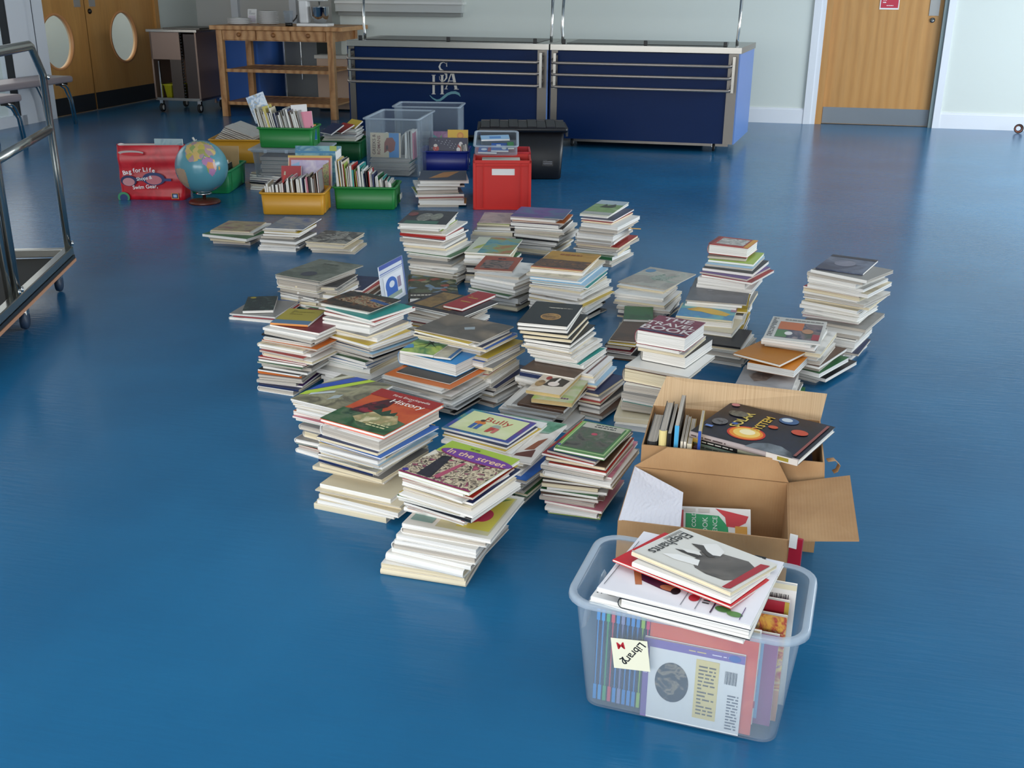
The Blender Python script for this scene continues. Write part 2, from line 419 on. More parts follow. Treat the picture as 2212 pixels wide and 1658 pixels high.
sp('history', .012, 'large red hardback titled First Encyclopedia of History', ht, back=mat('e4593a', .4), spine=mat('c9302a', .35), hard=True, paper='w', art=[
    ('P', [(0, 0), (1, 0), (1, .34), (.75, .40), (.5, .36), (.3, .42), (0, .36)], photo(['1e3a24', '2f5a35', '54684a', '223f2c'], 16, 3)),
    ('R', 0, .80, 1, 1, '9a2420'), ('P', [(.12, .34), (.35, .34), (.48, .60), (.44, .82), (.32, .78), (.2, .60)], photo(['1a1216', '5a1420', '32181c', '8a2030'], 26, 4)),
    ('P', [(.30, .22), (.42, .42), (.60, .50), (.78, .46), (.92, .30), (.88, .22), (.6, .14), (.42, .14)], photo(['c8b88c', 'a89468', '8a8a5a', 'd6c9a0'], 22, 5)),
    ('P', [(.38, .44), (.46, .54), (.52, .46), (.58, .56), (.64, .47), (.70, .54), (.74, .44), (.6, .38)], '27412c'),
    ('T', 'First Encyclopedia', .58, .905, .019, 0, .005, 'efe3d8'), ('T', 'of', .60, .85, .014, 0, .004, 'efe3d8'), ('T', 'History', .64, .765, .040, 0, .008, 'f3ece2'),
    ('L', .6, .10, .9, .2, 2, 'd8d0a0')])
sp('dickie', .010, 'green-bordered picture book with a dark forest drawing on it', mat('5f8a52', .4), spine=mat('e6e2d4', .4), hard=True, paper='w', art=[
    ('R', .04, .04, .97, .97, 'a9c48a'), ('R', .07, .07, .94, .94, '4c7a48'), ('R', .10, .10, .90, .90, photo(['3c3a36', '5d5a50', '4a5a44', '7a746a'], 18, 2)),
    ('R', .10, .80, .90, .97, 'b9b4a6'), ('L', .32, .83, .75, .96, 2, '2c2c2a'),
    ('E', .45, .62, .06, .04, 'b84a5c'), ('R', .01, .02, .04, .98, '86b04e'), ('E', .04, .12, .03, .03, '4840a0')])
sp('dog', .012, 'small paperback with a sleeping puppy on its cover', photo(['d9c9b4', 'e2d6c4', 'cdb8a0'], 12, 1), spine=mat('e8dac6', .5), paper='y', art=[
    ('P', [(.30, .30), (.55, .28), (.85, .34), (.9, .62), (.55, .70), (.35, .62)], photo(['17130f', '2a211c', '1b1613'], 20, 1)), ('E', .55, .40, .16, .10, 'ecdcd0'),
    ('P', [(.52, .45), (.60, .45), (.62, .66), (.56, .68)], 'f0e6dc'), ('E', .18, .36, .13, .14, photo(['7a5a38', 'b08c5a', '4e3822'], 40, 2)), ('E', .28, .62, .08, .08, '9a2f2a'),
    ('L', .30, .74, .85, .97, 2, 'a8443a')])
sp('bluethick', .048, 'thick bright blue hardback lying under the palm leaf book', mat('2f8fd2', .35), hard=True, paper='w', side='L')
sp('palm', .007, 'slim book with green palm leaves on a pale blue cover', photo(['7fae54', 'b8cc6a', '4f8a58', 'a8c8a0'], 9, 4), spine=mat('dfe6e4', .4), paper='w', art=[
    ('R', 0, .70, 1, 1, photo(['9cc4dc', 'c4dce8'], 8, 1)), ('L', .25, .76, .8, .96, 2, '3a7ab0'),
    ('P', [(.5, .5), (.2, .66), (.52, .53), (.5, .5), (.55, .72), (.56, .52), (.9, .58), (.58, .48), (.84, .3), (.55, .45), (.5, .18), (.5, .45), (.2, .28), (.48, .48)], '22382a'),
    ('P', [(0, .1), (.25, .2), (.1, .35), (0, .3)], '4c8fc4')])
tb = photo(['6c2438', '7c3346', '5a2038'], 10, 1)
sp('travel', .052, 'very thick maroon hardback, The Travel Book', tb, back=mat('8a1f34', .4), spine=mat('8a1f34', .4), hard=True, paper='w', art=[
    ('T', 'THE', .52, .82, .060, 0, .02, 'cfc6c4'), ('T', 'TRAVEL', .50, .52, .053, 0, .016, 'd9d0cc'), ('T', 'BOOK', .52, .24, .066, 0, .02, 'cfc6c4'), ('R', .05, .03, .95, .1, '3c3a58')])
gd = mat('b98a4c', .35, .3)
sp('gold', .017, 'black hardback with a gold oval emblem, top of five alike', mat('1a1c1d', .35), hard=True, paper='w', art=[
    ('E', .56, .34, .20, .15, 'b98a4c'), ('E', .56, .34, .175, .125, photo(['4a3018', '8a6434', 'b08a50'], 50, 1)), ('L', .38, .72, .86, .78, 1, 'b0a898'), ('L', .42, .70, .88, .78, 1, 'b8b0a0')])
for i, n in enumerate(('second', 'third', 'fourth')):
    sp('gold%d' % i, .016, 'black hardback with cream page edges, %s of five alike' % n, mat('1a1c1d', .35), hard=True, paper='wcc'[i])
sp('gold3', .016, 'black hardback with white page edges, lowest of five alike', mat('1a1c1d', .35), hard=True, paper='w')
sp('safari', .008, 'animal picture book with a rhino close-up and lime border', photo(['8a8468', '5e5a48', 'a09a7a', '6b6e5a'], 9, 3), paper='w', art=[
    ('P', [(0, .16), (0, .30), (.55, 1), (.68, 1), (.08, .2)], 'b5cf3e'), ('P', [(0, .32), (0, .55), (.3, 1), (.53, 1)], '2b4fa8'), ('P', [(0, .60), (0, .8), (.15, 1), (.26, 1)], 'c9c4ac'),
    ('P', [(.14, .2), (.2, .26), (.42, .42), (.40, .48), (.26, .38), (.12, .27)], 'c4cdd0'), ('P', [(.5, .18), (.62, .30), (.60, .42), (.5, .34)], 'aab2b0')])
sp('olive', .006, 'small olive yellow booklet with a blue band', mat('a8983c', .45), spine=mat('e0934e', .45), paper='c', side='F', art=[
    ('R', 0, 0, 1, .24, '5b7a96'), ('L', .2, .6, .8, .9, 4, '7d7030')])
sp('floral', .004, 'dark photographic magazine with orange flowers, topmost beside the zip bag', photo(['1a1816', '2a2420', '40342a', '7a4a24'], 30, 2), paper='g', art=[
    ('P', [(.1, .35), (.95, .25), (1, .7), (.35, .85)], photo(['201c1a', '8a4a26', 'a89a7a', '2c2a28', 'c07838'], 55, 5)), ('P', [(.6, .62), (.98, .50), (1, .62), (.62, .75)], '2c4f82')])
sp('horses', .008, 'large ochre book showing dark horses, orange near edge', photo(['a8782a', 'b8882e', '8a6224'], 7, 2), spine=mat('d07058', .4), hard=True, paper='c', art=[
    ('R', 0, .04, 1, .50, photo(['2a1a14', '4a2c1c', '6a4426', '3a2620', '8a5a2a'], 22, 7)), ('R', 0, 0, 1, .04, 'd07058'), ('L', .25, .74, .85, .90, 1, '8a4a1c')])
sp('rust', .007, 'rust red book with a dark picture panel', mat('9a4630', .4), paper='g', art=[('R', .12, .12, .86, .7, photo(['26262c', '4a4440', '8a6a60', '30343c'], 20, 3)), ('L', .4, .74, .62, .90, 1, '2a2a34')])
sp('tealpic', .009, 'teal picture book with white fore-edge, small yellow mark', photo(['3c7c88', '5a98a0', '8a9a60', 'a8603a'], 10, 5), paper='w', art=[('R', 0, 0, .28, 1, 'c8ccb8'), ('P', [(.1, .2), (.25, .3), (.3, .6), (.15, .4)], 'a8b050')])
sp('brown', .008, 'brown and black book with gilt picture panels beside red book', photo(['2a2a34', '22222a', '33333c'], 10, 1), spine=mat('e4e0da', .4), hard=True, paper='w', art=[
    ('R', .08, .1, .40, .95, photo(['7a5a34', '8f7040', '5a4428'], 14, 1)), ('R', .44, .1, .70, .95, photo(['86683c', '6a5030', 'a08450'], 16, 2))])
sp('dictionary', .045, 'very thick red dictionary, topmost of its pile', mat('a8342c', .4), hard=True, paper='w', art=[
    ('R', .88, 0, 1, 1, 'd99a30'), ('R', .16, .16, .84, .86, photo(['b9b4ac', '8f8a84', 'd0ccc4', '54504c'], 26, 1)), ('R', 0, .0, .08, 1, '7a2420')])
sp('mapbook', .008, 'blue and yellow map picture book on cream books', photo(['5a9aa8', '4a86b4', '6cb0b0', '88b8b0'], 8, 2), paper='c', art=[
    ('P', [(.12, .45), (.3, .62), (.55, .6), (.75, .5), (.92, .36), (.86, .22), (.6, .26), (.4, .36), (.2, .38)], photo(['d8a430', 'e0b440', 'c8902a'], 12, 1)), ('L', .25, .78, .75, .92, 1, '3a6a9a'), ('R', .9, .5, 1, .9, 'a87a8a')])
sp('greybig', .006, 'plain dark grey cover, large, behind the map book', photo(['5c5c60', '6a6a6e', '55565c'], 5, 1), paper='g', art=[('L', .3, .42, .8, .5, 1, '84848a'), ('L', .35, .75, .8, .82, 1, '77777c')])
sp('aqua', .005, 'pale wrinkled cover with green leaves, tilted, atop white magazines', photo(['a8a49a', '9a948c', 'b8b4a8', '8a9a8c'], 8, 2), paper='g', art=[
    ('P', [(.35, .45), (.5, .75), (.62, .6), (.8, .8), (.72, .4), (.5, .35)], photo(['6a8a7a', 'a8aca0', '4a6a5a'], 50, 1)), ('E', .15, .8, .1, .1, '5a86a8')])
sp('navy', .006, 'navy magazine with a sleeping face, topmost of rightmost tall pile', photo(['22283c', '343c54', '6a7488', '262c40'], 5, 7), paper='g', side='F', art=[('E', .45, .5, .22, .2, photo(['8a8a98', '666a80'], 12, 1)), ('R', 0, .86, 1, 1, '1c2030')])
sp('football', .006, 'white magazine with colour football photographs behind the orange notebook', mat('c9c6bf', .5), paper='w', art=[
    ('R', .18, .1, .95, .80, photo(['4a5248', '7a6a70', '2e3a50', '9a8a88'], 12, 2)), ('R', .18, .46, .62, .80, 'c0683a'), ('R', .18, .12, .38, .42, '4c7a4a'), ('R', .82, .12, .95, .36, '9a2f3c'),
    ('E', .40, .3, .07, .08, 'e0ddd8'), ('E', .72, .45, .10, .10, 'b08060'), ('L', .25, .84, .95, .95, 1, '8a8884'), ('L', .04, .1, .13, .95, 12, '55575c')])
sp('eagle', .006, 'grey magazine with a bird, just behind the cardboard flap', photo(['a8a6a8', '989698', 'b4b2b2'], 6, 1), paper='w', art=[
    ('P', [(.15, .55), (.35, .85), (.6, .7), (.5, .4), (.3, .3)], photo(['8a7a70', '6a5a52', 'b0a49a'], 20, 1)), ('L', .45, .78, .95, .86, 1, '8a8888'), ('L', .3, .6, .95, .72, 1, '7c7a7a')])
sp('dark11', .006, 'dark navy picture book with grey animals, front pile right of trays', photo(['24242e', '34343c', '2c2c36'], 8, 3), paper='w', art=[
    ('E', .42, .5, .16, .3, photo(['b0ada0', '6a6862', '8a887c'], 40, 2)), ('E', .66, .55, .12, .26, photo(['9a9a8c', '6c6c60'], 40, 3)), ('R', .1, .0, .8, .22, '3c6a58'), ('E', .12, .7, .1, .15, '7a3a3a')])
sp('purplepic', .005, 'blue and purple glossy cover beside the horses book pile', photo(['3a4a78', '6a3a88', '4a6a8a', '5a4a90'], 5, 4), paper='g')
sp('horsefield', .005, 'small green book with grazing horses, top of yellow-carded pile', photo(['8aa468', '6f9050', '9fb488'], 8, 2), paper='w', art=[('R', 0, .72, 1, 1, 'a8b8c0'), ('R', .02, 0, 1, .18, 'a8aaa4'),
    ('P', [(.3, .5), (.4, .75), (.5, .62), (.7, .78), (.8, .6), (.72, .5)], '2c3428')])
sp('pinktop', .006, 'pink edged book atop the pile between two fuller ones', photo(['b0908c', 'c4a8a0', '9a8088'], 12, 2), paper='g')
sp('greystone', .006, 'large greenish grey cover with faint figures, left of zip bag', photo(['6a7064', '5c6258', '7c8074', '54584e'], 7, 4), paper='g', hard=True, art=[('L', .3, .75, .9, .85, 1, '4c5048'), ('E', .5, .25, .14, .12, '4a4c54')])
sp('greystone2', .006, 'dark grey picture cover in front of the greenish one', photo(['4c4a4c', '5c5a58', '45444a'], 7, 2), paper='g', art=[('L', .1, .8, .9, .9, 1, '6c6a68')])
sp('greenlist', .03, 'big dark green book with many little pictures on its cover', photo(['2c3a28', '4a5a40', '8a8a6a', '30402c', '9a4a3a', '6a8aa0'], 26, 1, voro=True), hard=True, paper='w', art=[('R', 0, 0, 1, .2, '2c2c28'), ('L', .05, .05, .95, .16, 1, 'd8d0c0')])
sp('tinydark', .010, 'small black-covered book topping the low far-left pile', photo(['23282a', '3a4640', '2a2e34', '5a6a60'], 26, 3), paper='w', side='B')
sp('redscene', .006, 'rose edged picture book on the leftmost low pile', photo(['8a5a62', '9a8a68', 'a89878', '7a5a6a'], 10, 2), paper='c')
sp('bluetop', .006, 'large grey and blue cover, top of the middle low pile', photo(['8a8480', '6a7488', 'a09890', '54648a'], 6, 6), paper='w')
sp('snow', .007, 'white speckled cover, top of the right low pile', photo(['6a6864', 'a8a49a', '3a3a3c', '8a8680'], 20, 2), paper='c')
sp('orangefish', .006, 'navy book with orange shape, pile between green tray and red crate', photo(['34405a', '2c3854'], 6, 2), paper='g', art=[('P', [(.2, .2), (.5, .8), (.85, .9), (.6, .3)], photo(['c07838', 'd89a50'], 12, 1))])
sp('greysweep', .005, 'very large grey-brown cover slanting behind the blue book', photo(['6a645c', '59534c', '8a7a68', '4c4a48'], 4, 2), paper='g', art=[('P', [(.5, .5), (.6, .62), (.66, .5), (.56, .4)], '9aa4a8')])
sp('monkey', .007, 'white magazine with a brown monkey, beneath the Bully book', photo(['d9d2c8', 'e6e0d8', 'c8c0b4'], 6, 2), paper='w', art=[
    ('P', [(.70, .10), (.95, .12), (.92, .3), (.80, .2)], '5e2c1e'), ('P', [(.80, .25), (.90, .3), (.94, .6), (.86, .5)], '8a4a2c'), ('P', [(.2, .6), (.9, .7), (1, 1), (.2, 1)], photo(['3c7a58', '6a9a80', '9fb8a8', '2c5a48'], 14, 4))])
sp('flower', .012, 'white-bordered book with a pink flower on yellow, halfway down the In the street pile', mat('e6e2d8', .4), spine=mat('eeeae4', .4), paper='w', art=[
    ('R', .35, .06, .94, .94, 'cfc9a0'), ('R', .55, .14, .92, .92, 'd8cc58'), ('E', .74, .45, .10, .14, 'c43c5c'), ('E', .66, .36, .08, .10, 'b83450'), ('P', [(.6, .7), (.8, .8), (.9, .9), (.7, .84)], '6c8a40'), ('R', .05, .1, .3, .9, '86a8a0')])
sp('creampics', .012, 'cream book with small square plant pictures, low in the Encyclopedia of History pile', mat('d6ceb6', .5), spine=mat('e0d8c2', .5), paper='c', art=[
    ('R', .10, .15, .22, .42, '2f4a34'), ('R', .32, .12, .42, .22, '6a8a78'), ('R', .50, .10, .66, .34, '7a6a38'), ('R', .70, .08, .80, .2, '5a7468'), ('P', [(.84, .1), (.92, .3), (.97, .2), (.9, .06)], '3a3420')])
# ---------------------------------------------------------------- the stacks
G = 'books stacked on the floor'
A = 'wwwwccghkrbenyo'
stack([(0, [(818, 1240), (1032, 1266), .30]), (.035, [(818, 1212), (1022, 1250), .30]), (.05, [(836, 1196), (1008, 1240), .27]), (.11, [(845, 1160), (1020, 1198), .25]),
       (.155, [(865, 1125), (1060, 1160), .25]), (.165, [(876, 1095), (1010, 1132), .24]), (.24, [(858, 1060), (1014, 1108), .24]), (.255, [(867, 1040), (1020, 1088), .235]), (.285, [(867, 1015), (1016, 1067), (1114, 992), (976, 948)])],
      ['#street', 'w6', 'r5', 'w5', 'n6', 'c6', 'w5', 'y7', 'e6', 'w7', 'k9s', 'w6', 'r5', 'w8h', 'o4', 'w10hs', '#flower', 'w14h', 'w12', 'w10', 'w17h', 'w10s', 'w18hs', 'w12', 'c14hs'],
      'the In the street pile', 1, group=G, jit=.008)
stack([(0, [(990, 1062), (1124, 1096), .22]), (.10, [(985, 1005), (1130, 1048), .25]), (.16, [(975, 960), (1142, 1000), (1208, 912), (1040, 875)]), (.165, [(964, 940), (1104, 977), (1188, 917), (1040, 880)]), (.185, [(961, 921), (1098, 959), (1153, 914), (1019, 879)])],
      ['#bully', 'n6', 'y5', 'w8', '#monkey', 'c5', 'y8', 'w10', 'b8', 'w6', 'e9', 'b12', 'g8', 'e10h', 'k8', 'w10', 'b9', 'e8'], 'the Bully pile', 2, group=G)
stack([(0, [(675, 1100), (845, 1137), .23]), (.068, [(686, 1052), (865, 1089), .23]), (.085, [(690, 1040), (850, 1075), .24]), (.09, [(676, 1010), (820, 1046), .29]), (.13, [(690, 990), (822, 1022), .28]),
       (.20, [(690, 965), (826, 1002), .28]), (.25, [(685, 925), (822, 962), .28]), (.262, [(692, 915), (826, 953), .28]), (.278, [(695, 902), (830, 942), (954, 872), (824, 837)])],
      ['#history', 'w28h', 'n8', 'b6h', 'c6', 'y5', 'w10', 'l8', 'w7', 'k8', 'k6', 'e9', 'w7', 'n8s', 'w10', 'g12', '#creampics', 'c10', 'c12s', 'c4', 'c10', 'c14', 'c12', 'c16s'], 'the Encyclopedia of History pile', 3, group=G)
stack([(0, [(646, 976), (745, 1000), .22]), (.035, [(634, 950), (750, 980), .24]), (.09, [(655, 915), (770, 945), .24]), (.10, [(640, 905), (780, 938), .25]), (.185, [(637, 859), (752, 892), (828, 832), (740, 803)])],
      ['#safari', 'w6', 'y5', 'w10', 'w9', 'o4', 'w8', 's5', 'b6', 't8', 'g14h', 'g18h', 'g12h', 't5h', 'r6', 'w10h'], 'the rhino book pile', 4, group=G)
stack([(0, [(850, 862), (982, 897), .28]), (.10, [(833, 828), (974, 862), .30]), (.138, [(828, 808), (967, 840), .30]), (.145, [(866, 796), (980, 822), .19]), (.190, [(872, 756), (984, 790), (1036, 758), (925, 725)])],
      ['#bluethick', 'k4', 'o3', 'w14h', 'w10', 'w12', 'w8', 'w10', 'w9', 'w12', 'w8', 'w10', 'h9', 'w8', 'g10', 'k8', 'w10'], 'the thick blue book pile', 5, group=G)
loose('slim book with green palm leaves on a pale blue cover', .206, [(873, 756), (943, 769), (984, 725), (922, 713)], .010, SP['palm']['top'], spine=mat('dfe6e4', .4), art=SP['palm']['art'], group=G)
loose('slim blue-edged booklet poking out beside the palm leaf book', .200, [(935, 768), (972, 774), (1024, 734), (975, 728)], .007, photo(['cfc8b8', 'b8b4a0', '8a9a70'], 14, 2), spine=mat('3a7ab0', .4), art=[('R', .85, 0, 1, 1, '2f6ea8')], group=G)
stack([(0, [(960, 848), (1075, 876), .26]), (.12, [(930, 790), (1060, 815), .27]), (.20, [(905, 735), (1045, 768), .27]), (.255, [(891, 708), (1030, 738), (1125, 701), (967, 682)])],
      ['#greysweep', 'y5', 'w6', 'n6', 'b8', 'g8', 'w9', 'y8', 'b6', 'w10', 'g9', 'r14h', 'w10', 'w9', 'w12', 'n10', 'k9', 'g12', 'w10', 'd9'], 'the pile behind the blue book', 6, group=G)
stack([(0, [(700, 820), (805, 845), .26]), (.06, [(700, 800), (805, 826), .27]), (.085, [(655, 780), (800, 812), .31]), (.10, [(668, 765), (800, 795), .29]), (.19, [(690, 725), (812, 757), .27]), (.26, [(700, 690), (812, 712), .27]), (.285, [(702, 665), (808, 690), .27]), (.302, [(705, 651), (790, 676), (870, 647), (748, 626)])],
      ['#floral', 't7', 't6', 'r8', 'h6', 'w12s', 'g6', 'w10h', 'y7', 'w6', 'n5', 'l8', 'w10', 'k6', 'w9s', 'e8', 'b7', 't5', 'w16hs', 'w12', 'g10', 'w10', 'd12'], 'the teal and red topped pile', 7, group=G)
stack([(0, [(557, 845), (644, 857), .26]), (.08, [(560, 800), (660, 812), .25]), (.16, [(560, 755), (672, 775), .25]), (.23, [(563, 712), (680, 735), .25]), (.247, [(575, 700), (688, 720), .25])],
      ['m6', 'w7', 'w9', 'k5s', 'w8h', 'o5', 'c10h', 'w8', 'r6', 'w10h', 'r5h', 'g8h', 'e4', 'g9', 'g7', 'k5', 'o8s', 'g7', 'd6', 'h8', 'p5', 'n6s', 'w14h'], 'the pile under the olive booklet', 8, group=G)
loose('small olive yellow booklet with a blue band, on a maroon book', .256, [(593, 693), (668, 706), (696, 669), (620, 666)], .008, SP['olive']['top'], spine=mat('e0934e', .45), side='F', art=SP['olive']['art'], group=G)
stack([(0, [(492, 691), (600, 697), .28]), (.032, [(500, 676), (600, 684), .28])], ['g6', 'b5', 'r5s', 'w12h'], 'the low far-left pile', 9, group=G)
loose('small black-covered book topping the low far-left pile', .046, [(527, 670), (594, 670), (596, 639), (533, 640)], .013, SP['tinydark']['top'], side='B', art=[('E', .2, .9, .1, .06, 'b0a040')], group=G)
stack([(0, [(612, 655), (690, 672), .33]), (.15, [(607, 590), (700, 612), (767, 572), (689, 557)])], ['#greystone', 'g16h', 'w34h', 'x6:wghdc', 'e14h'], 'the pile topped by greenish grey cover', 10, solo=3, group=G)
stack([(0, [(650, 665), (738, 677), .24]), (.11, [(643, 614), (726, 620), (776, 592), (690, 585)])], ['#greystone2', 'w9s', 'w8', 'g9', 'x8:wghc'], 'the pile topped by dark grey cover', 11, solo=4, group=G)
stack([(0, [(700, 655), (795, 668), .26]), (.06, [(742, 622), (800, 630), (818, 597), (770, 590)])], ['n10', 'r8h', 'k10', 'x3:kdg'], 'the pile just behind the zip bag', 12, solo=2, group=G)
stack([(0, [(886, 610), (985, 620), .30]), (.09, [(884, 572), (993, 586), .30]), (.125, [(878, 560), (985, 570), .30]), (.135, [(878, 545), (975, 556), .33]), (.20, [(868, 512), (965, 522), .34]), (.29, [(872, 479), (962, 488), (990, 456), (881, 454)])],
      ['#dark11', 'w12h', 'w8', 'i10', 'w6', 'r12s', 'n6', 'w14', 'w8', 'g8', 'w10', 'e5', 'w9', 'x9:wwghc'], 'the tall pile behind the zip bag', 13, solo=9, group=G)
stack([(0, [(882, 668), (988, 668), .30]), (.045, [(878, 645), (985, 640), (988, 590), (884, 592)])], ['#greenlist', 'w9h', 's5s'], 'the pile under the green cover', 14, group=G)
stack([(0, [(884, 742), (1000, 768), .24]), (.12, [(878, 700), (995, 722), .24]), (.165, [(885, 668), (1005, 692), .26]), (.182, [(874, 656), (1006, 684), (1068, 652), (957, 626)])],
      ['#brown', 'w14h', 'd10', 'w9', 'm12h', 'y10', 'x7:wgkye'], 'the pile under the gilt panel book', 15, solo=7, group=G)
loose('red hardback with gilt lettering lying on a white book', .196, [(960, 657), (1002, 668), (1066, 634), (1029, 628)], .013, mat('9c1f26', .35), hard=True, group=G, art=[
    ('L', .25, .55, .75, .72, 2, 'c0a050'), ('L', .3, .3, .8, .4, 1, 'c0a050')])
stack([(0, [(1020, 660), (1120, 672), .24]), (.10, [(1015, 620), (1118, 640), .26]), (.165, [(1020, 592), (1122, 608), .27]), (.175, [(1029, 580), (1108, 587), (1127, 556), (1044, 551)])],
      ['#rust', 'w9', 'w9', 'w10s', 'g9', 'w12h', 'e8', 'd8', 'x6:wghn'], 'the pile under the rust red book', 16, solo=8, group=G)
stack([(0, [(1003, 610), (1100, 615), .29]), (.14, [(1003, 558), (1100, 564), .29]), (.16, [(1003, 545), (1102, 548), (1129, 517), (1035, 510)])],
      ['#tealpic', 'c10s', 'w6', 'e8', 'w8', 'x8:wghk'], 'the pile under the teal picture book', 17, solo=5, group=G)
stack([(0, [(1020, 545), (1110, 548), .26]), (.10, [(1013, 508), (1110, 514), .27]), (.175, [(1035, 480), (1107, 482), (1120, 460), (1045, 458)])], ['#pinktop', 'i8', 'n8', 'c14', 'x9:wghbc'], 'the pile under the pink edged book', 18, solo=4, group=G)
stack([(0, [(1110, 545), (1205, 555), .30]), (.12, [(1112, 508), (1210, 518), .30]), (.21, [(1104, 466), (1205, 473), (1248, 450), (1122, 448)])], ['#purplepic', 'g9', 'o5', 'n12', 'k7', 'w8', 'x9:wgkdhc'], 'the pile under the purple glossy cover', 19, solo=5, group=G)
stack([(0, [(1236, 566), (1326, 578), .36]), (.13, [(1244, 520), (1334, 530), .36]), (.25, [(1250, 482), (1330, 490), .36]), (.28, [(1259, 461), (1325, 466), (1349, 437), (1295, 430)])],
      ['#horsefield', 'w5', 'n5', 'r6', 'w12', 'g14h', 'h12h', 'w20h', 'g9', 'm10', 'w9', 'r7', 'g10', 'x5:weg'], 'the pile under the grazing horses book', 20, solo=8, group=G)
o_ = MB(); o_.add([(0, 0, 0), (.05, 0, 0), (.075, .09, 0), (.06, .16, 0), (0, .14, 0), (0, 0, .004), (.05, 0, .004), (.075, .09, .004), (.06, .16, .004), (0, .14, .004)], [(4, 3, 2, 1, 0), (5, 6, 7, 8, 9), (0, 1, 6, 5), (1, 2, 7, 6), (2, 3, 8, 7), (3, 4, 9, 8)], mat('d9a026', .4))
o_ = tag(o_.build('card_folder'), 'bright yellow card folder sticking out of the grazing horses book pile', 'folder'); o_.matrix_world = frame(P(1350, 493, .205), radians(-15)) @ Matrix.Rotation(radians(-12), 4, 'X')
stack([(0, [(1142, 690), (1255, 710), .34]), (.11, [(1142, 635), (1262, 655), .33]), (.19, [(1144, 606), (1262, 620), .35]), (.215, [(1141, 590), (1265, 603), .38]), (.24, [(1154, 571), (1257, 590), (1298, 547), (1187, 543)])],
      ['#horses', 'w12', 'c9', 'l9h', 'l8h', 't6', 'n5', 'w10', 'w9', 'w12', 'w10', 'p6', 'w10', 'y5', 'w10', 'x7:wwgk'], 'the pile under the ochre horses book', 21, solo=13, group=G)
stack([(0, [(1128, 845), (1240, 865), .28]), (.10, [(1112, 812), (1228, 838), .28]), (.13, [(1124, 795), (1240, 815), .26]), (.14, [(1158, 775), (1262, 795), .24]), (.20, [(1126, 742), (1240, 762), .26]), (.215, [(1133, 738), (1236, 752), .26]), (.295, [(1124, 693), (1226, 706), (1257, 658), (1150, 649)])],
      ['#gold', '#gold0', '#gold1', '#gold2', '#gold3', 'w6', 'w5', 'w5', 'w5', 'w5', 'c5', 'w5', 'w5', 't4', 'w12hs', 'd6', 'n12s', 'w8', 'g10', 'w10h', 'x4:wgkn'], 'the black books pile', 22, group=G, jit=.006)
stack([(0, [(1100, 905), (1221, 935), .28]), (.045, [(1084, 877), (1214, 903), (1262, 838), (1130, 815)]), (.085, [(1120, 870), (1222, 888), .24])],
      ['d9s', 'g8', 'w9', 'w8', 'w6', 'g9', 'k8', 'w10'], 'the puppy book pile', 23, group=G)
loose('cream-paged paperback with a lime corner, under the puppy book', .108, [(1150, 858), (1243, 873), (1262, 822), (1186, 812)], .016, photo(['8fae4a', 'c8c8a8', 'a4bc60'], 8, 1), paper='y', group=G, art=[('L', .6, .08, .85, .2, 1, '6a3a6a')])
loose(SP['dog']['label'], .122, [(1134, 838), (1208, 856), (1258, 804), (1186, 801)], .013, SP['dog']['top'], paper='y', art=SP['dog']['art'], group=G)
stack([(0, [(1338, 895), (1440, 912), .24]), (.09, [(1342, 862), (1446, 880), .24]), (.14, [(1342, 836), (1450, 855), .25]), (.155, [(1345, 822), (1470, 845), .26]), (.185, [(1344, 800), (1478, 825), .27]), (.235, [(1359, 770), (1488, 798), .26]), (.25, [(1384, 752), (1488, 774), .26]), (.262, [(1376, 748), (1482, 768), .24]), (.327, [(1378, 708), (1484, 732), (1518, 695), (1416, 679)])],
      ['#travel', 'd7', 'w7', 'k24h', 'w5', 'd28h', 'w14', 'g12', 't10h', 'g20', 'h26'], 'The Travel Book pile', 24, group=G, jit=.006)
stack([(0, [(1514, 775), (1603, 792), .24]), (.06, [(1512, 755), (1608, 770), .25]), (.095, [(1508, 735), (1605, 750), .26]), (.10, [(1460, 712), (1592, 728), .25]), (.148, [(1460, 680), (1580, 693), (1599, 657), (1480, 648)])],
      ['#mapbook', 'c20h', 'c16h', 'k9s', 'w10h', 'h18h', 'k10', 'g12', 'k14'], 'the map book pile', 25, group=G)
stack([(0, [(1500, 735), (1612, 745), .34]), (.176, [(1479, 646), (1610, 658), (1627, 607), (1504, 600)])], ['#greybig', 'w8', 'x12:wgbnyhk'], 'the pile under the dark grey cover', 26, solo=2, group=G)
stack([(0, [(1510, 690), (1615, 700), .26]), (.18, [(1500, 618), (1620, 628), .28]), (.24, [(1512, 590), (1626, 608), .29]), (.29, [(1530, 552), (1620, 560), .24]), (.335, [(1534, 526), (1619, 537), (1632, 520), (1551, 508)])],
      ['#dictionary', 'd7', 'i6', 'l6', 'k8', 'p5', 'r6', 'w18', 'w12', 'x10:wgnybh'], 'the red dictionary pile', 27, solo=8, group=G)
stack([(0, [(1334, 685), (1444, 700), .30]), (.085, [(1320, 628), (1432, 640), .30]), (.10, [(1336, 607), (1438, 626), (1503, 591), (1404, 576)])], ['#aqua', 'w10', 'w8s', 'w9', 'w9', 'h8', 'w10', 'g12', 'n8'], 'the pile under the wrinkled leaf cover', 28, solo=7, group=G)
stack([(0, [(1318, 760), (1410, 770), .3]), (.045, [(1340, 690), (1412, 692), (1416, 664), (1350, 662)])], ['e9', 'x4:kgd'], 'the dark pile left of The Travel Book', 29, solo=1, group=G)
stack([(0, [(1298, 775), (1372, 785), .24]), (.08, [(1314, 730), (1374, 738), (1402, 694), (1345, 690)])], ['d9h', 'y9h', 'k14h', 'x4:kdmg'], 'the dark pile behind The Travel Book', 30, solo=2, group=G)
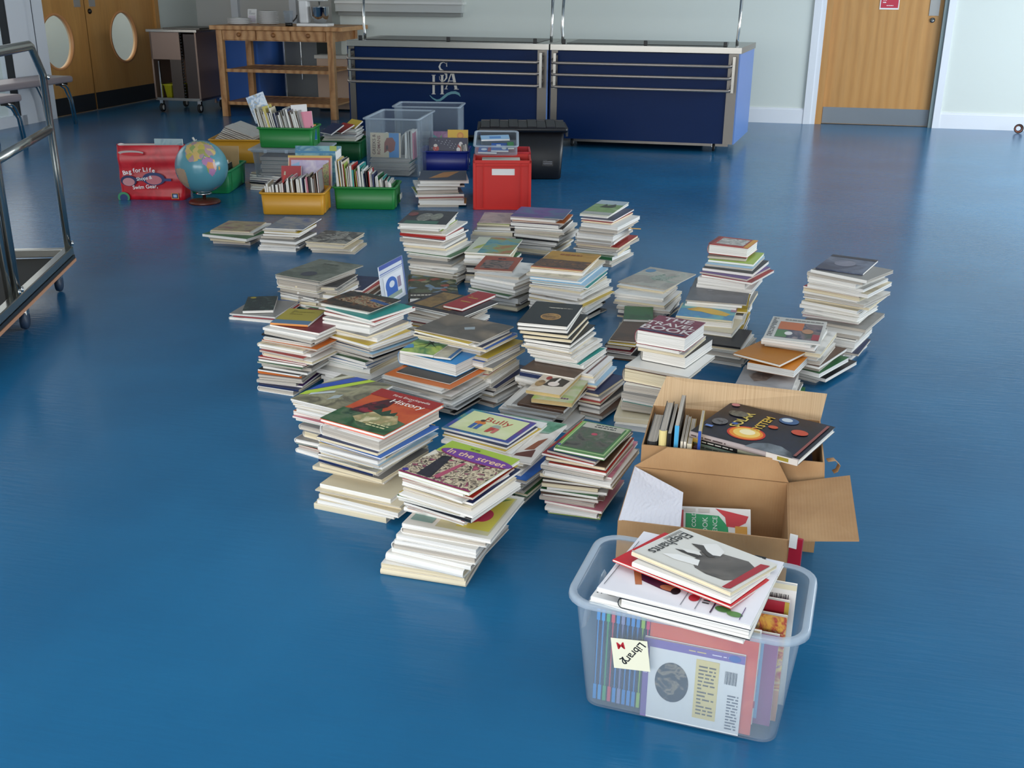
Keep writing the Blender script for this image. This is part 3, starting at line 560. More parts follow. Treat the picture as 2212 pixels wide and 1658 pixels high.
stack([(0, [(1742, 765), (1850, 785), .27]), (.10, [(1745, 705), (1868, 724), .28]), (.115, [(1730, 680), (1864, 702), .28]), (.22, [(1735, 630), (1868, 655), .27]), (.345, [(1748, 580), (1868, 604), .27])],
      ['g10s', 'w12', 'w14h', 'h9', 'w8', 'c12', 'r5', 'w12', 'h9', 'w10', 'n5', 'w9', 'c11', 'h12', 'w12h', 'w10h', 's6', 'g10', 'w12', 'k7', 'w14', 'h12', 'n7', 'w16h'], 'the rightmost tall pile', 31, group=G)
loose(SP['navy']['label'], .353, [(1776, 576), (1870, 595), (1888, 561), (1790, 548)], .007, SP['navy']['top'], side='F', art=SP['navy']['art'], group=G)
stack([(0, [(1665, 800), (1778, 830), .30]), (.10, [(1655, 765), (1775, 790), .30]), (.188, [(1647, 728), (1773, 744), (1786, 694), (1671, 683)])],
      ['#football', 'w6', 'w8', 'n5', 'w9', 'l8', 'w10', 'd6', 'w10', 'e10', 'g9', 'k8', 'w10'], 'the football magazine pile', 32, solo=8, group=G)
stack([(0, [(1590, 885), (1735, 905), .26]), (.075, [(1590, 832), (1708, 850), (1725, 802), (1606, 787)])], ['#eagle', 'w8', 's6', 'w9', 'x4:wghe'], 'the bird magazine pile', 33, solo=4, group=G)
loose('slim white-edged book under the orange notebook', .125, [(1612, 782), (1720, 800), (1742, 770), (1650, 752)], .028, mat('d8852a', .4), group=G)
loose('plain orange hardback notebook with faint stamped title, lying askew', .145, [(1590, 761), (1688, 789), (1756, 748), (1662, 723)], .012, mat('b8741f', .45), hard=True, group=G, art=[('O', .6, .72, .2, .1, .04, '8a5418'), ('L', .48, .68, .72, .76, 2, '8a5418')])
stack([(0, [(1178, 1112), (1292, 1129), .24]), (.05, [(1168, 1068), (1300, 1090), .25]), (.10, [(1175, 1046), (1310, 1062), .26]), (.13, [(1162, 1018), (1320, 1045), .28]), (.175, [(1178, 995), (1316, 1022), .27]), (.195, [(1174, 975), (1300, 1002), .27]), (.212, [(1192, 966), (1298, 985), (1374, 927), (1261, 910)])],
      ['#dickie', 'n5', 'r5', 'd9h', 'r6', 'w9', 's5', 'w12h', 'g9', 'k5', 'd9', 'w6', 'e6', 'd12s', 'r7', 'w8', 's6', 'w9', 'i9h'], 'the green-bordered book pile', 34, group=G)
stack([(0, [(1325, 930), (1430, 945), .2]), (.04, [(1319, 900), (1400, 908), .22])], ['c20s', 'w20'], 'the low pile left of the rear cardboard box', 35, group=G)
sp('striped', .005, 'white magazine with two brown stripes, right of the puppy book pile', mat('e2dfdc', .45), paper='w', art=[('R', .30, .02, .42, .98, '6a4a44'), ('R', .62, .02, .72, .98, '6a4a44')])
stack([(0, [(1252, 905), (1300, 915), .24]), (.06, [(1250, 860), (1300, 870), .25]), (.122, [(1244, 802), (1286, 812), (1320, 769), (1278, 762)])], ['#striped', 'w6', 'w8', 'l6s', 'r5', 'n7', 'g8', 'r6', 'k8', 'g10', 'd8', 't8'], 'the pile right of the puppy book', 41, group=G, jit=.006)
# far low piles on the open floor
stack([(0, [(453, 526), (541, 531), .24]), (.045, [(456, 510), (542, 516), .26]), (.062, [(433, 505), (541, 516), .30]), (.085, [(463, 496), (545, 501), (564, 481), (492, 474)])], ['#redscene', 'w9', 'e10', 'g8', 'd8', 'b12'], 'the leftmost low pile', 36, group=G)
stack([(0, [(551, 540), (636, 545), .28]), (.06, [(560, 520), (640, 525), .28]), (.125, [(572, 492), (650, 495), (700, 471), (615, 468)])], ['#bluetop', 'w6', 'y8', 'd8', 'g9', 'g10', 'w12h', 'n8', 'w14h'], 'the middle low pile', 37, group=G)
stack([(0, [(676, 544), (772, 549), .26]), (.062, [(668, 521), (754, 527), (776, 504), (700, 494)])], ['#snow', 'c10h', 'w8', 'c8', 'w8', 'c9'], 'the right low pile', 38, group=G)
stack([(0, [(904, 447), (1003, 447), .24]), (.05, [(905, 432), (1003, 432), .25]), (.07, [(898, 421), (1000, 418), .27]), (.17, [(896, 392), (1000, 386), (1014, 369), (917, 367)])], ['#orangefish', 'w12', 'w9', 'g8', 'w12', 'g12', 'i6', 'l10', 'r6', 'w12', 'y8', 'g9'], 'the pile beside the red crate', 39, solo=5, group=G)
stack([(0, [(541, 412), (622, 420), .22]), (.09, [(540, 372), (617, 378), .22])], ['h8', 'n12', 'w8', 'n10', 'x6:wkgnm'], 'the pile left of the yellow tray', 40, solo=3, group=G)
# zip bag leaning on a pile
def PY(x, y, c):
    d = FW * FPX + RT * (x - 1106) - UP * (y - 829); return Vector((0, 0, EYE)) + d * (c / d.y)
tr_ = PY(866, 551, 4.86); tl_ = P(817, 590, tr_.z); br_ = PY(878, 641, 4.84)
Y_ = (tr_ - br_).normalized(); X_ = (tr_ - tl_); wz = X_.length; Z_ = X_.cross(Y_).normalized(); X_ = Y_.cross(Z_); hz = .185
Mz = Matrix((X_, Y_, Z_)).transposed().to_4x4(); Mz.translation = tr_ - X_*wz - Y_*hz
z = MB(); z.box((0, 0, 0), (wz, hz, .005), mat('dfe4ec', .22))
root = tag(z.build('zip_wallet', bevel=.002), 'clear zip wallet with a blue arched picture, propped on a pile', 'wallet'); root.matrix_world = Mz
z = MB(); art_on(z, [('R', 0, .90, 1, 1, '3f58a8'), ('R', 0, .79, 1, .81, '5a70b8'), ('R', 0, .75, 1, .765, '8a9ac8'), ('R', .95, 0, 1, 1, '6a80b8')], wz, hz, None, .0055); z.build('zip_seal', root)
z = MB(); art_on(z, [('R', .10, .08, .88, .70, 'eceef4'), ('E', .40, .44, .24, .20, '3a6cc0'), ('R', .18, .20, .64, .44, '3a6cc0'), ('R', .18, .12, .80, .22, '9fb0a0'), ('E', .42, .46, .11, .08, 'dfe4ee'), ('R', .66, .3, .80, .56, '9a8aa0')], wz, hz, None, .0062); z.build('picture_card', root)
# ---------------------------------------------------------------- trays, crates and boxes
def vessel(mb, lv, m, M=None, n=4):
    mb.loops([rrect(w, d, r, z, n) for w, d, r, z in lv], m, True, M, True, True)
def tray(name, label, p, yaw, w, d, h, m, rimm=None, tp=.018, th=.004, rim=.012, r=.02, group=None, ribs=True, cat='box'):
    """p: base near-left corner on what it stands on; w, d outer size at the rim"""
    o = thing(name, frame(p, yaw) @ Matrix.Translation((w/2-tp, d/2-tp, 0)), label, cat, group)
    b = MB(); W0, D0 = w-2*tp, d-2*tp; t2 = 2*th; rr = max(r-th, .003); wr, dr = w-2*rim, d-2*rim
    vessel(b, [(W0-.01, D0-.01, r*.8, 0), (W0, D0, r, .006), (wr, dr, r, h-.004), (wr-t2, dr-t2, rr, h-.004), (W0-t2, D0-t2, rr, .010), (W0-t2-.01, D0-t2-.01, rr, .006)], m)
    if ribs:
        for s in (-1, 1):
            for q in (-.32, .32):
                b.box((s*(W0/2+.001)-.004, q*D0-.012, .012), (s*(W0/2+.001)+.008, q*D0+.012, h-.01), m)
    b.build('body', o)
    b = MB(); k = min(.012, h*.12)
    b.loops([rrect(wr-t2, dr-t2, rr, h-k), rrect(wr, dr, r, h-k), rrect(w, d, r+rim, h-k), rrect(w+.002, d+.002, r+rim, h-.003), rrect(w-.004, d-.004, r+rim, h), rrect(wr-t2, dr-t2, rr, h), rrect(wr-t2, dr-t2, rr, h-k)], rimm or m, True)
    b.build('rim', o)
    return o
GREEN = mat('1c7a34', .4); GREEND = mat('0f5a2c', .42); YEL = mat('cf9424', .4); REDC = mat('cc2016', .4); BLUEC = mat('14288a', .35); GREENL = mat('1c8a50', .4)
def standing(label, p, yaw, h, dep, t, face, spine, lean=0, solo=True, paper='c', hard=False, art=None, side='F', **kw):
    B = Matrix(((0, 0, 1, 0), (0, 1, 0, 0), (-1, 0, 0, h), (0, 0, 0, 1)))
    M = frame(p, yaw) @ Matrix.Rotation(lean, 4, 'Y') @ B
    return book(label, M, h, dep, t, face, spine=spine, side=side, paper=paper, hard=hard, art=art, solo=solo, **kw)
def facing(label, p, yaw, w, h, t, face, spine=None, lean=0, solo=True, art=None, side='L', twist=0, **kw):
    B = Matrix(((1, 0, 0, 0), (0, 0, -1, 0), (0, 1, 0, 0), (0, 0, 0, 1)))
    M = frame(p, yaw) @ Matrix.Rotation(lean, 4, 'X') @ Matrix.Rotation(twist, 4, 'Y') @ B
    return book(label, M, w, h, t, face, spine=spine, side=side, art=art, solo=solo, **kw)
def row(p, yaw, length, dep, cols, seed, hmin, hmax, lean=-.12, fall=None, hard=.2):
    rnd = random.Random(seed); x = 0; X = Vector((cos(yaw), sin(yaw), 0)); Y = Vector((-sin(yaw), cos(yaw), 0))
    while x < length:
        t = rnd.choice([.004, .005, .006, .007, .009, .012, .016]); f = x/length
        hh = rnd.uniform(hmin, hmax) if not fall else lerp(fall[0], fall[1], f) * rnd.uniform(.86, 1.05)
        c = rnd.choice(cols); c2 = rnd.choice([c, c, 'w', 'w'])
        dd = dep * rnd.uniform(.72, .98)
        standing('x', p + X*x + Y*(rnd.uniform(0, .1)*dep), yaw + rnd.uniform(-.05, .05), hh, dd, t, cover_mat(c, rnd), mat(PAL[c2][0], .5), lean + rnd.uniform(-.03, .03), solo=False, paper=rnd.choice('wwcg'))
        x += t + rnd.uniform(.001, .004)
def at2(px, py, h=0): return P(px, py, h)
# front yellow and green trays
py_ = P(568, 463.5); yy = radians(-1)
tray('storage_tray', 'yellow plastic tray crammed with upright books, nearest on the left', py_, yy, .44, .30, .15, YEL, group='plastic trays of books')
row(py_ + Vector((.02, .02, .012)), yy, .37, .22, 'wdcgrnwcdsk', 51, .17, .24, lean=-.05, fall=(.18, .27))
standing('red paperback poking up at the left of the yellow tray', py_ + Vector((.075, .05, .03)), yy + .2, .235, .16, .012, mat('c02a28', .4), mat('c8302c', .4), lean=.30)
pg_ = P(725, 451.5); yg = radians(-2)
tray('storage_tray', 'bright green plastic tray of upright books with white label, front row', pg_, yg, .44, .31, .155, GREEN, group='plastic trays of books')
row(pg_ + Vector((.014, .02, .012)), yg, .39, .22, 'wcrkywntwbsei', 52, .17, .24, lean=-.06, fall=(.33, .175))
standing('tall plain white booklet standing at left end of the front green tray', pg_ + Vector((.018, .05, .06)), yg, .32, .16, .006, mat('ecebe8', .5), mat('e6e4e0', .5), lean=-.03, side='F')
b = MB(); b.box((0, 0, 0), (.003, .09, .035), mat('d8d4c8', .6)); 
b = tag(b.build('paper_label'), 'white paper label on the right end of the front green tray', 'label'); b.matrix_world = frame(pg_ + Vector((.431, .10, .05)), yg) @ Matrix.Rotation(radians(0), 4, 'Y')
# upper green tray standing on a lidded clear box
pc = P(556, 402, 0); yc = radians(-3)
lb = tray('clear_storage_box', 'lidded clear plastic box beneath the green tray full of books', pc, yc, .56, .40, .27, CLEARFAR, CLEARRIM, tp=.03, group='clear plastic boxes at the back')
b = MB(); b.box((-.29, -.21, .27), (.29, .21, .283), CLEARRIM)
for q in (-.16, 0, .16): b.box((q-.012, -.213, .255), (q+.012, -.208, .28), CLEARRIM)
b.build('lid', lb, .004)
for k in range(7):
    book('x', frame(pc + Vector((.03 + .01*(k % 2), .02, .012 + k*.03)), yc), .42, .28, .026, mat(PAL['hgngwtd'[k]][0], .5), spine=mat(PAL['whgghnw'[k]][0], .5), paper='g', solo=False)
pu = pc + Vector((.035, .03, .284)); 
tray('storage_tray', 'dark green plastic tray set on the lidded clear box, leaning books', pu, yc, .43, .31, .15, GREEN, group='plastic trays of books')
row(pu + Vector((.02, .03, .012)), yc, .34, .20, 'dgwykgcnhg', 53, .22, .28, lean=-.22)
facing('tall picture book with pale blue scene leaning out of upper green tray', pu + Vector((-.045, .12, .16)), yc, .14, .20, .008, photo(['b8cce0', 'dfe6ee', '8aa8c8', 'c8b890'], 24, 4), lean=-.1, twist=-.35, side='L')
standing('yellow-spined book rising from the upper green tray', pu + Vector((.085, .03, .03)), yc, .27, .19, .020, mat('c8b860', .5), mat('cdbc68', .5), lean=-.22)
standing('white-topped book at left of upper green tray', pu + Vector((.045, .03, .03)), yc, .28, .20, .016, mat('dcdad4', .5), mat('b8b8b0', .5), lean=-.24)
facing('pink booklet leaning forward at the right of upper green tray', pu + Vector((.305, .05, .10)), yc, .10, .155, .010, mat('e58fa4', .45), lean=-.25, twist=-.12, art=[('E', .85, .25, .05, .05, '2c2c3c'), ('R', .8, .12, .85, .22, '2c2c3c')])
facing('white paperback with grey back panel behind the pink booklet', pu + Vector((.235, .10, .16)), yc, .12, .14, .014, mat('eceaea', .45), lean=-.2, twist=-.08, art=[('R', .03, .3, .15, .8, '8a888a'), ('L', .25, .2, .9, .8, 5, 'c8c6c6')])
facing('blue and orange booklets sunk at right end of upper green tray', pu + Vector((.33, .06, .05)), yc + .3, .09, .12, .006, mat('2a66a8', .4), lean=-.5, art=[('R', 0, .75, 1, 1, 'e8a860')])
# picture books leaning behind the yellow tray
px_ = P(626, 432, 0)
facing('large teal picture book standing behind the front yellow tray', px_ + Vector((.02, .14, .10)), 0, .33, .26, .012, photo(['5a9aa8', '88b4b4', '3c7a98', 'a8c4b8'], 8, 4), lean=-.3, art=[('R', 0, .80, 1, .86, '3a7fa6'), ('R', .75, .86, .9, 1, '9fae4e')])
facing('picture book framed in red and yellow, before the teal one', px_ + Vector((-.01, .04, .085)), 0, .31, .22, .012, photo(['c9a8a0', 'd8b890', 'c0a0c0'], 8, 2), lean=-.25, art=[('R', .03, .03, .97, .93, 'b8584a'), ('R', .07, .06, .93, .86, photo(['c8b8d0', 'b8a8c8', 'd8ccd8'], 12, 3)), ('P', [(.07, .06), (.3, .06), (.26, .8), (.07, .7)], '8ab4d8'), ('P', [(.7, .06), (.93, .06), (.93, .8), (.8, .7)], photo(['5a7a4a', 'a8a060', '7a5a4a'], 50, 1)), ('R', 0, .93, 1, 1, 'd8b050')])
facing('red-topped book lying against the framed picture book', px_ + Vector((-.045, -.01, .14)), 0, .14, .10, .02, mat('b0242c', .4), lean=-.3)
# dark green tray further right, flat books
pd = P(684, 345, 0)
tray('storage_tray', 'darker green tray behind the front green one, holding flat books', pd, radians(-4), .42, .40, .165, GREEND, group='plastic trays of books')
for k, (c, tk) in enumerate((('i', .012), ('w', .010), ('g', .012), ('l', .010), ('n', .008), ('w', .010), ('t', .012), ('g', .010))):
    book('x', frame(pd + Vector((.05 + .008*(k % 3), .04 + .01*k, .155 + k*.0125)), radians(-6)), .29, .26, tk, mat(PAL[c][0], .5), spine=mat(PAL['w'][0], .5), paper='w', solo=False)
for k, (c, a, lb_) in enumerate((('n', .5, 'dark slim book slanting behind the darker green tray'), ('r', .42, 'red and white slim book slanting behind the darker green tray'), ('y', .6, 'yellow slim book slanting behind the darker green tray'))):
    book(lb_, frame(P(712 + 22*k, 296 - 3*k, .22) + Vector((0, .1, 0)), .7) @ Matrix.Rotation(-a, 4, 'Y'), .15, .18, .012, mat(PAL[c][0], .4), spine=mat(PAL['w'][0], .5))
# lighter green tray by the globe, end-on
pe = P(494, 418, 0)
tray('storage_tray', 'emerald plastic tray standing end-on behind the globe', pe + Vector((-.27, .0, 0)), radians(-1), .31, .52, .165, GREENL, group='plastic trays of books')
facing('plain tan card cover sticking up from the emerald tray', pe + Vector((-.24, .36, .10)), 0, .24, .19, .006, mat('bb9a68', .6), lean=-.15)
row(pe + Vector((-.1, .06, .02)), 0, .08, .2, 'rkwn', 55, .17, .20, lean=-.1)
# yellow crate at the back left
pf = P(458, 352, 0)
tray('storage_tray', 'amber yellow crate at back left with slanting magazines', pf, 0, .46, .45, .20, YEL, group='plastic trays of books')
for r_ in range(2):
    for k in range(9):
        c = 'whgcdhwgh'[k]
        book('x', frame(pf + Vector((.03 + k*.012 + r_*.02, .03 + r_*.2, .19 + k*.013)), radians(-4)) @ Matrix.Rotation(.35, 4, 'Y'), .30 - k*.006, .20, .011, mat(PAL[c][0], .5), spine=mat(PAL['h'][0], .5), paper='g', solo=False)
# clear boxes, middle back
q5 = P(789, 352, 0)
ob = tray('clear_storage_box', 'tall clear box with an upright Greeks and Romans book, in front', P(793, 380, 0), radians(-7), .46, .68, .455, CLEAR, CLEARRIM, tp=.02, rim=.018, group='clear plastic boxes at the back')
q5 = P(793, 380, 0)
for k in range(12):
    book('x', frame(q5 + Vector((.02 + .006*(k % 3), .02, .008 + k*.011)), radians(-7)), .32, .22, .010, mat(PAL['ghgnwghwtgwh'[k]][0], .5), spine=mat(PAL['hgwhgnhgwhgh'[k]][0], .5), paper='g', solo=False)
facing('book on Greeks and Romans with a rust helmet, upright in the clear box', q5 + Vector((.03, .045, .145)), radians(-7), .245, .19, .012, mat('d9c6a8', .4), lean=-.08, art=[
    ('R', .62, 0, .95, 1, '3a86c4'), ('R', .46, 0, .62, 1, 'cfc4a4'), ('P', [(.46, .18), (.58, .28), (.66, .2), (.80, .3), (.84, .62), (.74, .82), (.55, .80), (.47, .6)], '8c4128'), ('P', [(.52, .3), (.6, .34), (.58, .5), (.52, .48)], '3c1c14'),
    ('T', 'GREEKS &', .13, .52, .036, 90, .01, '5a3a30'), ('T', 'ROMANS', .29, .5, .036, 90, .01, '7a3a28')])
row(q5 + Vector((.3, .03, .13)), radians(-7), .07, .2, 'wwhs', 57, .2, .23, lean=0)
row(q5 + Vector((.04, .3, .02)), radians(-7), .28, .12, 'wghcw', 58, .24, .28, lean=.1)
q6 = Vector((-1.04, 9.42, 0))
tray('clear_storage_box', 'wider clear box behind, half full of loose papers and books', q6, radians(-4), .60, .42, .455, CLEAR, CLEARRIM, tp=.02, rim=.018, group='clear plastic boxes at the back')
for k in range(10):
    book('x', frame(q6 + Vector((.06 + .012*(k % 4), .04, .01 + k*.02)), radians(-9 + 3*(k % 3))), .46, .26, .018, mat(PAL['whgwchghwh'[k]][0], .5), paper='w', solo=False)
# blue tray
pb = P(913, 369, 0)
for k in range(3):
    pass
tray('storage_tray', 'deep blue plastic tray of Christmas picture books', pb, radians(-1), .41, .34, .165, BLUEC, tp=.02, group='plastic trays of books')
facing('navy picture book with snow and red Christmas figures', pb + Vector((.05, .07, .10)), radians(-1), .32, .16, .014, mat('141c44', .4), lean=-.2, art=[
    ('E', .18, .45, .08, .14, 'b8322c'), ('E', .17, .60, .05, .08, 'e4dcd0'), ('E', .80, .50, .07, .22, 'b8322c'), ('E', .82, .68, .05, .12, 'e8e4e0'), ('E', .76, .4, .05, .12, 'e8e4e0')] +
    [('E', .08 + .84*((i*37) % 29)/29, .15 + .75*((i*17) % 23)/23, .007, .02, 'dfe4ee') for i in range(34)])
facing('yellow picture book with an orange sun, behind navy Christmas book', pb + Vector((.20, .15, .20)), radians(-1), .17, .115, .01, mat('e2b21c', .4), lean=-.2, art=[('E', .62, .58, .16, .25, 'd8862a'), ('E', .62, .58, .10, .16, 'e8a030'), ('E', .1, .05, .22, .4, 'e8d8a8')])
facing('purple and green picture book left of the yellow one', pb + Vector((.08, .16, .17)), radians(-1), .13, .13, .01, photo(['8a5a88', '7a4a7a', 'a87aa0'], 10, 2), lean=-.2, art=[('P', [(0, 0), (.5, 0), (.3, .6), (0, .8)], '3a8a90'), ('P', [(.3, .4), (.55, .8), (.5, .2)], '4c9a4a')])
row(pb + Vector((.33, .05, .05)), radians(-1), .05, .2, 'wghc', 59, .15, .17)
# red crates
def euro_crate(label, p, yaw, w, d, h, m, slot=True):
    o = thing('stacking_crate', frame(p, yaw) @ Matrix.Translation((w/2, d/2, 0)), label, 'crate', 'red stacking crates')
    b = MB(); t = .004; a, c = w/2, d/2
    b.box((-a+.012, -c+.012, 0), (a-.012, c-.012, .006), m)
    for s in (-1, 1):
        b.box((s*(a-.012)-t/2, -c+.012, .004), (s*(a-.012)+t/2, c-.012, h-.005), m)
    b.box((-a+.012, c-.014, .004), (a-.012, c-.010, h-.005), m)
    # near wall in pieces round the hand slot
    y0, y1 = -c+.010, -c+.014; s0, s1, z0, z1 = -.07, .085, h*.70, h*.83
    b.box((-a+.012, y0, .004), (a-.012, y1, z0), m); b.box((-a+.012, y0, z1), (a-.012, y1, h-.005), m)
    b.box((-a+.012, y0, z0), (s0, y1, z1), m); b.box((s1, y0, z0), (a-.012, y1, z1), m)
    b.build('body', o)
    b = MB()
    for z0_, z1_ in ((0, .012), (h-.02, h)):
        for (x0, x1, yy0, yy1) in ((-a, a, -c, -c+.013), (-a, a, c-.013, c), (-a, -a+.013, -c, c), (a-.013, a, -c, c)): b.box((x0, yy0, z0_), (x1, yy1, z1_), m)
    for sx in (-1, 1):
        for sy in (-1, 1): b.box((min(sx*a, sx*(a-.02)), min(sy*c, sy*(c-.013)), .01), (max(sx*a, sx*(a-.02)), max(sy*c, sy*(c-.013)), h-.01), m)
        b.box((sx*a*.64-.003, -c+.002, .01), (sx*a*.64+.003, -c+.012, h-.02), m)
    b.box((-a, -c+.002, h*.88), (a, -c+.012, h*.9), m)
    b.build('frame', o, .002)
    return o
pr = P(1022, 453, 0); yr = radians(1)
euro_crate('tall scarlet stacking crate with papers showing in its hand slot', pr, yr, .395, .30, .335, REDC)
for k in range(5):
    facing('x', pr + Vector((.03, .03 + k*.02, .02)), yr, .31, .28, .016, mat(PAL['wchwc'[k]][0], .6), solo=False, paper='w')
book('white-edged book lying across the top of the scarlet crate contents', frame(pr + Vector((.06, .03, .30)), yr), .26, .2, .022, mat('ddd6c8', .6), spine=mat('cfc6bc', .6), side='F', spineart=[('L', .02, .2, .98, .8, 1, '8a4a44')])
b = MB(); art_on(b, [('R', 0, 0, 1, 1, 'e6d8d0'), ('L', .05, .15, .95, .85, 2, '3a2c30')], .15, .034, Matrix.Rotation(pi/2, 4, 'X')); 
b = tag(b.build('paper_slip'), 'scrawled white slip of paper behind the scarlet crate hand slot', 'paper'); b.matrix_world = frame(pr + Vector((.13, .02, .238)), yr)
pr2 = pr + Vector((.0, .32, 0))
euro_crate('crimson stacking crate just behind the scarlet one', pr2, yr, .395, .28, .345, mat('c01424', .4))
for k in range(3): book('x', frame(pr2 + Vector((.04, .03, .05 + k*.08)), yr), .3, .2, .075, mat(PAL['wcg'[k]][0], .6), solo=False)
# small clear tub of cards on the red crates, tipped towards the front
Mt = frame(pr + Vector((-.002, .12, .346)), radians(0)) @ Matrix.Rotation(radians(11), 4, 'X')
tb_ = tray('clear_tub', 'small clear tub of bright activity cards on the red crates', Vector((0, 0, 0)), 0, .31, .34, .07, CLEAR, CLEARRIM, tp=.008, ribs=False)
tb_.matrix_world = Mt @ Matrix.Translation((.155, .17, 0))
for i, (x, y, w_, d_, c, lb_, a_) in enumerate(((.03, .03, .13, .14, '2a5aa8', 'blue and red activity card pack at lower left of the clear tub', [('R', .5, .1, .85, .9, 'c02838'), ('E', .3, .4, .16, .16, 'e8ecf4')]),
        (.12, .03, .12, .15, '2c62b4', 'blue activity pack with white character, centre of the clear tub', [('R', .3, .4, .55, .8, 'e8ecf0'), ('E', .75, .3, .14, .2, 'eef0f2')]),
        (.235, .05, .045, .12, '2f8040', 'green activity pack at right of the clear tub', []),
        (.05, .18, .2, .09, '9cc4e4', 'pale blue pack at the back of the clear tub', [('R', .3, .2, .7, .7, '5a90cc')]))):
    book(lb_, Mt @ frame(Vector((x, y, .008 + .012*i)), .05*(i-1)), w_, d_, .011, mat(c, .35), art=a_ or None, paper='w', name='activity_pack', cat='card pack')
# black distribution crate
pk = P(1050, 390, 0); pk = Vector((-.27, 8.42, 0)); yk = radians(1)
BLK = mat('0e0e13', .38)
bo = thing('lidded_crate', frame(pk, yk) @ Matrix.Translation((.335, .20, 0)) @ Matrix.Diagonal((1.12, 1, 1.07, 1)), 'big black distribution crate with interlocking lids, by the counter', 'crate')
b = MB(); vessel(b, [(.53, .35, .03, 0), (.55, .36, .03, .01), (.585, .385, .03, .35), (.575, .375, .03, .35), (.53, .34, .03, .015)], BLK); b.build('body', bo)
b = MB(); b.loops([rrect(.58, .38, .02, .345), rrect(.63, .42, .02, .345), rrect(.63, .42, .02, .375), rrect(.60, .40, .02, .378), rrect(.56, .37, .02, .36)], BLK)
b.box((-.30, -.19, .358), (.30, .19, .366), mat('16161a', .5))
b.build('rim', bo)
for s in (-1, 1):
    b = MB(); M_ = Matrix.Translation((0, s*.205, .372)) @ Matrix.Rotation(s*radians(-8), 4, 'X')
    for i in range(9):
        x = -.29 + i*.065; dd = .19 if (i + (s > 0)) % 2 else .165
        b.box((x, -s*dd if s > 0 else 0, 0), (x+.063, 0 if s > 0 else dd, .012 + .004*(i % 2)), mat('1d1d22', .4), M_)
    b.build('lid_flap', bo, .002)
b = MB(); art_on(b, [('R', 0, 0, 1, 1, '08080a'), ('O', .5, .5, .5, .5, .03, '3c3c40'), ('L', .1, .1, .9, .5, 3, '8a8a90')], .08, .10, Matrix.Translation((.14, -.187, .10)) @ Matrix.Rotation(radians(86), 4, 'X')); b.build('address_label', bo)
b = MB()
for x in (.285,):
    for k in range(4): b.box((x+.02, -.15 + k*.09, .31), (x+.035, -.10 + k*.09, .37), mat('24242a', .4))
b.build('handle_ribs', bo)
# ---------------------------------------------------------------- red bag and globe
bagM = frame(P(258, 431, 0), radians(-1)); BAGR = photo(['c01524', 'c81a2a', 'b01020', 'd02030'], 6, 1)
rnd = random.Random(5); rings = []
nx = 60
for k in range(13):
    f = k/12; z = .375*f; wv = lerp(.45, .47, f); dv = lerp(.17, .10, f); ring = []
    for (x, y, _z) in rrect(wv, dv, .03, z, 14):
        wob = .008*sin(x*31 + z*19)*sin(z*27 + y*9) + .005*sin(x*57 + z*41)
        ring.append((x + .235, y + .09 + wob*(1 if abs(y) > dv*.35 else .3), z + (.012*sin(x*14) if k == 12 else 0)))
    rings.append(ring)
b = MB(); inner = [[((x-.235)*.97+.235, (y-.09)*.85+.09, z) for x, y, z in r_] for r_ in rings[::-1]]
b.loops(rings, BAGR, cap0=True); b.loops(inner, mat('d8d0cc', .6))
bag = thing('carrier_bag', bagM, 'red supermarket bag for life with white lettering, standing left of the globe', 'bag'); b.build('bag_body', bag)
b = MB(); Mb = Matrix.Translation((0, -.008, 0)) @ Matrix.Rotation(pi/2, 4, 'X')
art_on(b, [('E', .18, .36, .12, .10, '1c2450'), ('E', .56, .40, .17, .12, '1c2c60'), ('R', .2, .36, .5, .42, '1c2450'), ('E', .18, .34, .09, .075, 'c8888c'), ('E', .56, .38, .12, .085, 'c47078'), ('R', .72, .36, .82, .41, '24346c'),
           ('E', .08, .05, .09, .10, '3c8a60'), ('E', .08, .04, .06, .07, '1c3468'), ('R', .80, .03, .91, .14, 'd88a3a'), ('R', .81, .04, .90, .13, '1c2c58'), ('R', .83, .06, .88, .11, '9fb8d8')], .47, .375, Mb)
for t_, x, y, a in (('B', .13, .505, 14), ('a', .17, .52, 12), ('g', .215, .53, 10), ('f', .275, .55, 8), ('o', .32, .555, 6), ('r', .365, .56, 4), ('L', .43, .57, 2), ('i', .475, .57, 0), ('f', .52, .565, -4), ('e', .57, .555, -8)): art_on(b, [('T', t_, x, y, .042, a, .016, 'f2efee')], .47, .375, Mb, .003)
art_on(b, [('T', 'Shops &', .42, .41, .034, 8, .010, 'f2efee'), ('T', 'Swim Gear,', .42, .25, .038, 4, .012, 'f2efee')], .47, .375, Mb, .003)
b.build('printed_design', bag)
b = MB()
art_on(b, [('E', .26, .88, .19, .04, 'b9a8a4'), ('E', .28, .855, .17, .03, BAGR)], .47, .375, Mb, .001)
b.build('handle_slot', bag)
facing('grey-blue picture book standing in the red bag', P(258, 431, 0) + Vector((.26, .10, .15)), radians(-1), .20, .262, .01, photo(['7a98a8', '9ab0b4', '5a7a90'], 9, 3), lean=0)
gc = P(441, 439, 0) + Vector((0, .02, 0)); R_ = .178
gl = thing('globe', frame(gc, 0), 'desktop world globe on a round wooden base, between red bag and trays', 'globe')
b = MB(); b.lathe([(.0, 0), (.105, 0), (.11, .008), (.10, .02), (.04, .026), (0, .026)], mat('5c2a1c', .35), 32, cap=False); b.build('base', gl)
b = MB(); b.lathe([(.012, .02), (.012, .06), (.05, .062), (.055, .07), (.03, .074)], CHROME, 24); b.build('stand', gl)
gz = .072 + R_
cen = Vector((0, 0, gz)); vdir = (Vector((0, 0, EYE)) - (gc + cen)).normalized(); gx = Vector((0, 0, 1)).cross(vdir).normalized(); gy = vdir.cross(gx)
b = MB(); n1, n2 = 32, 48
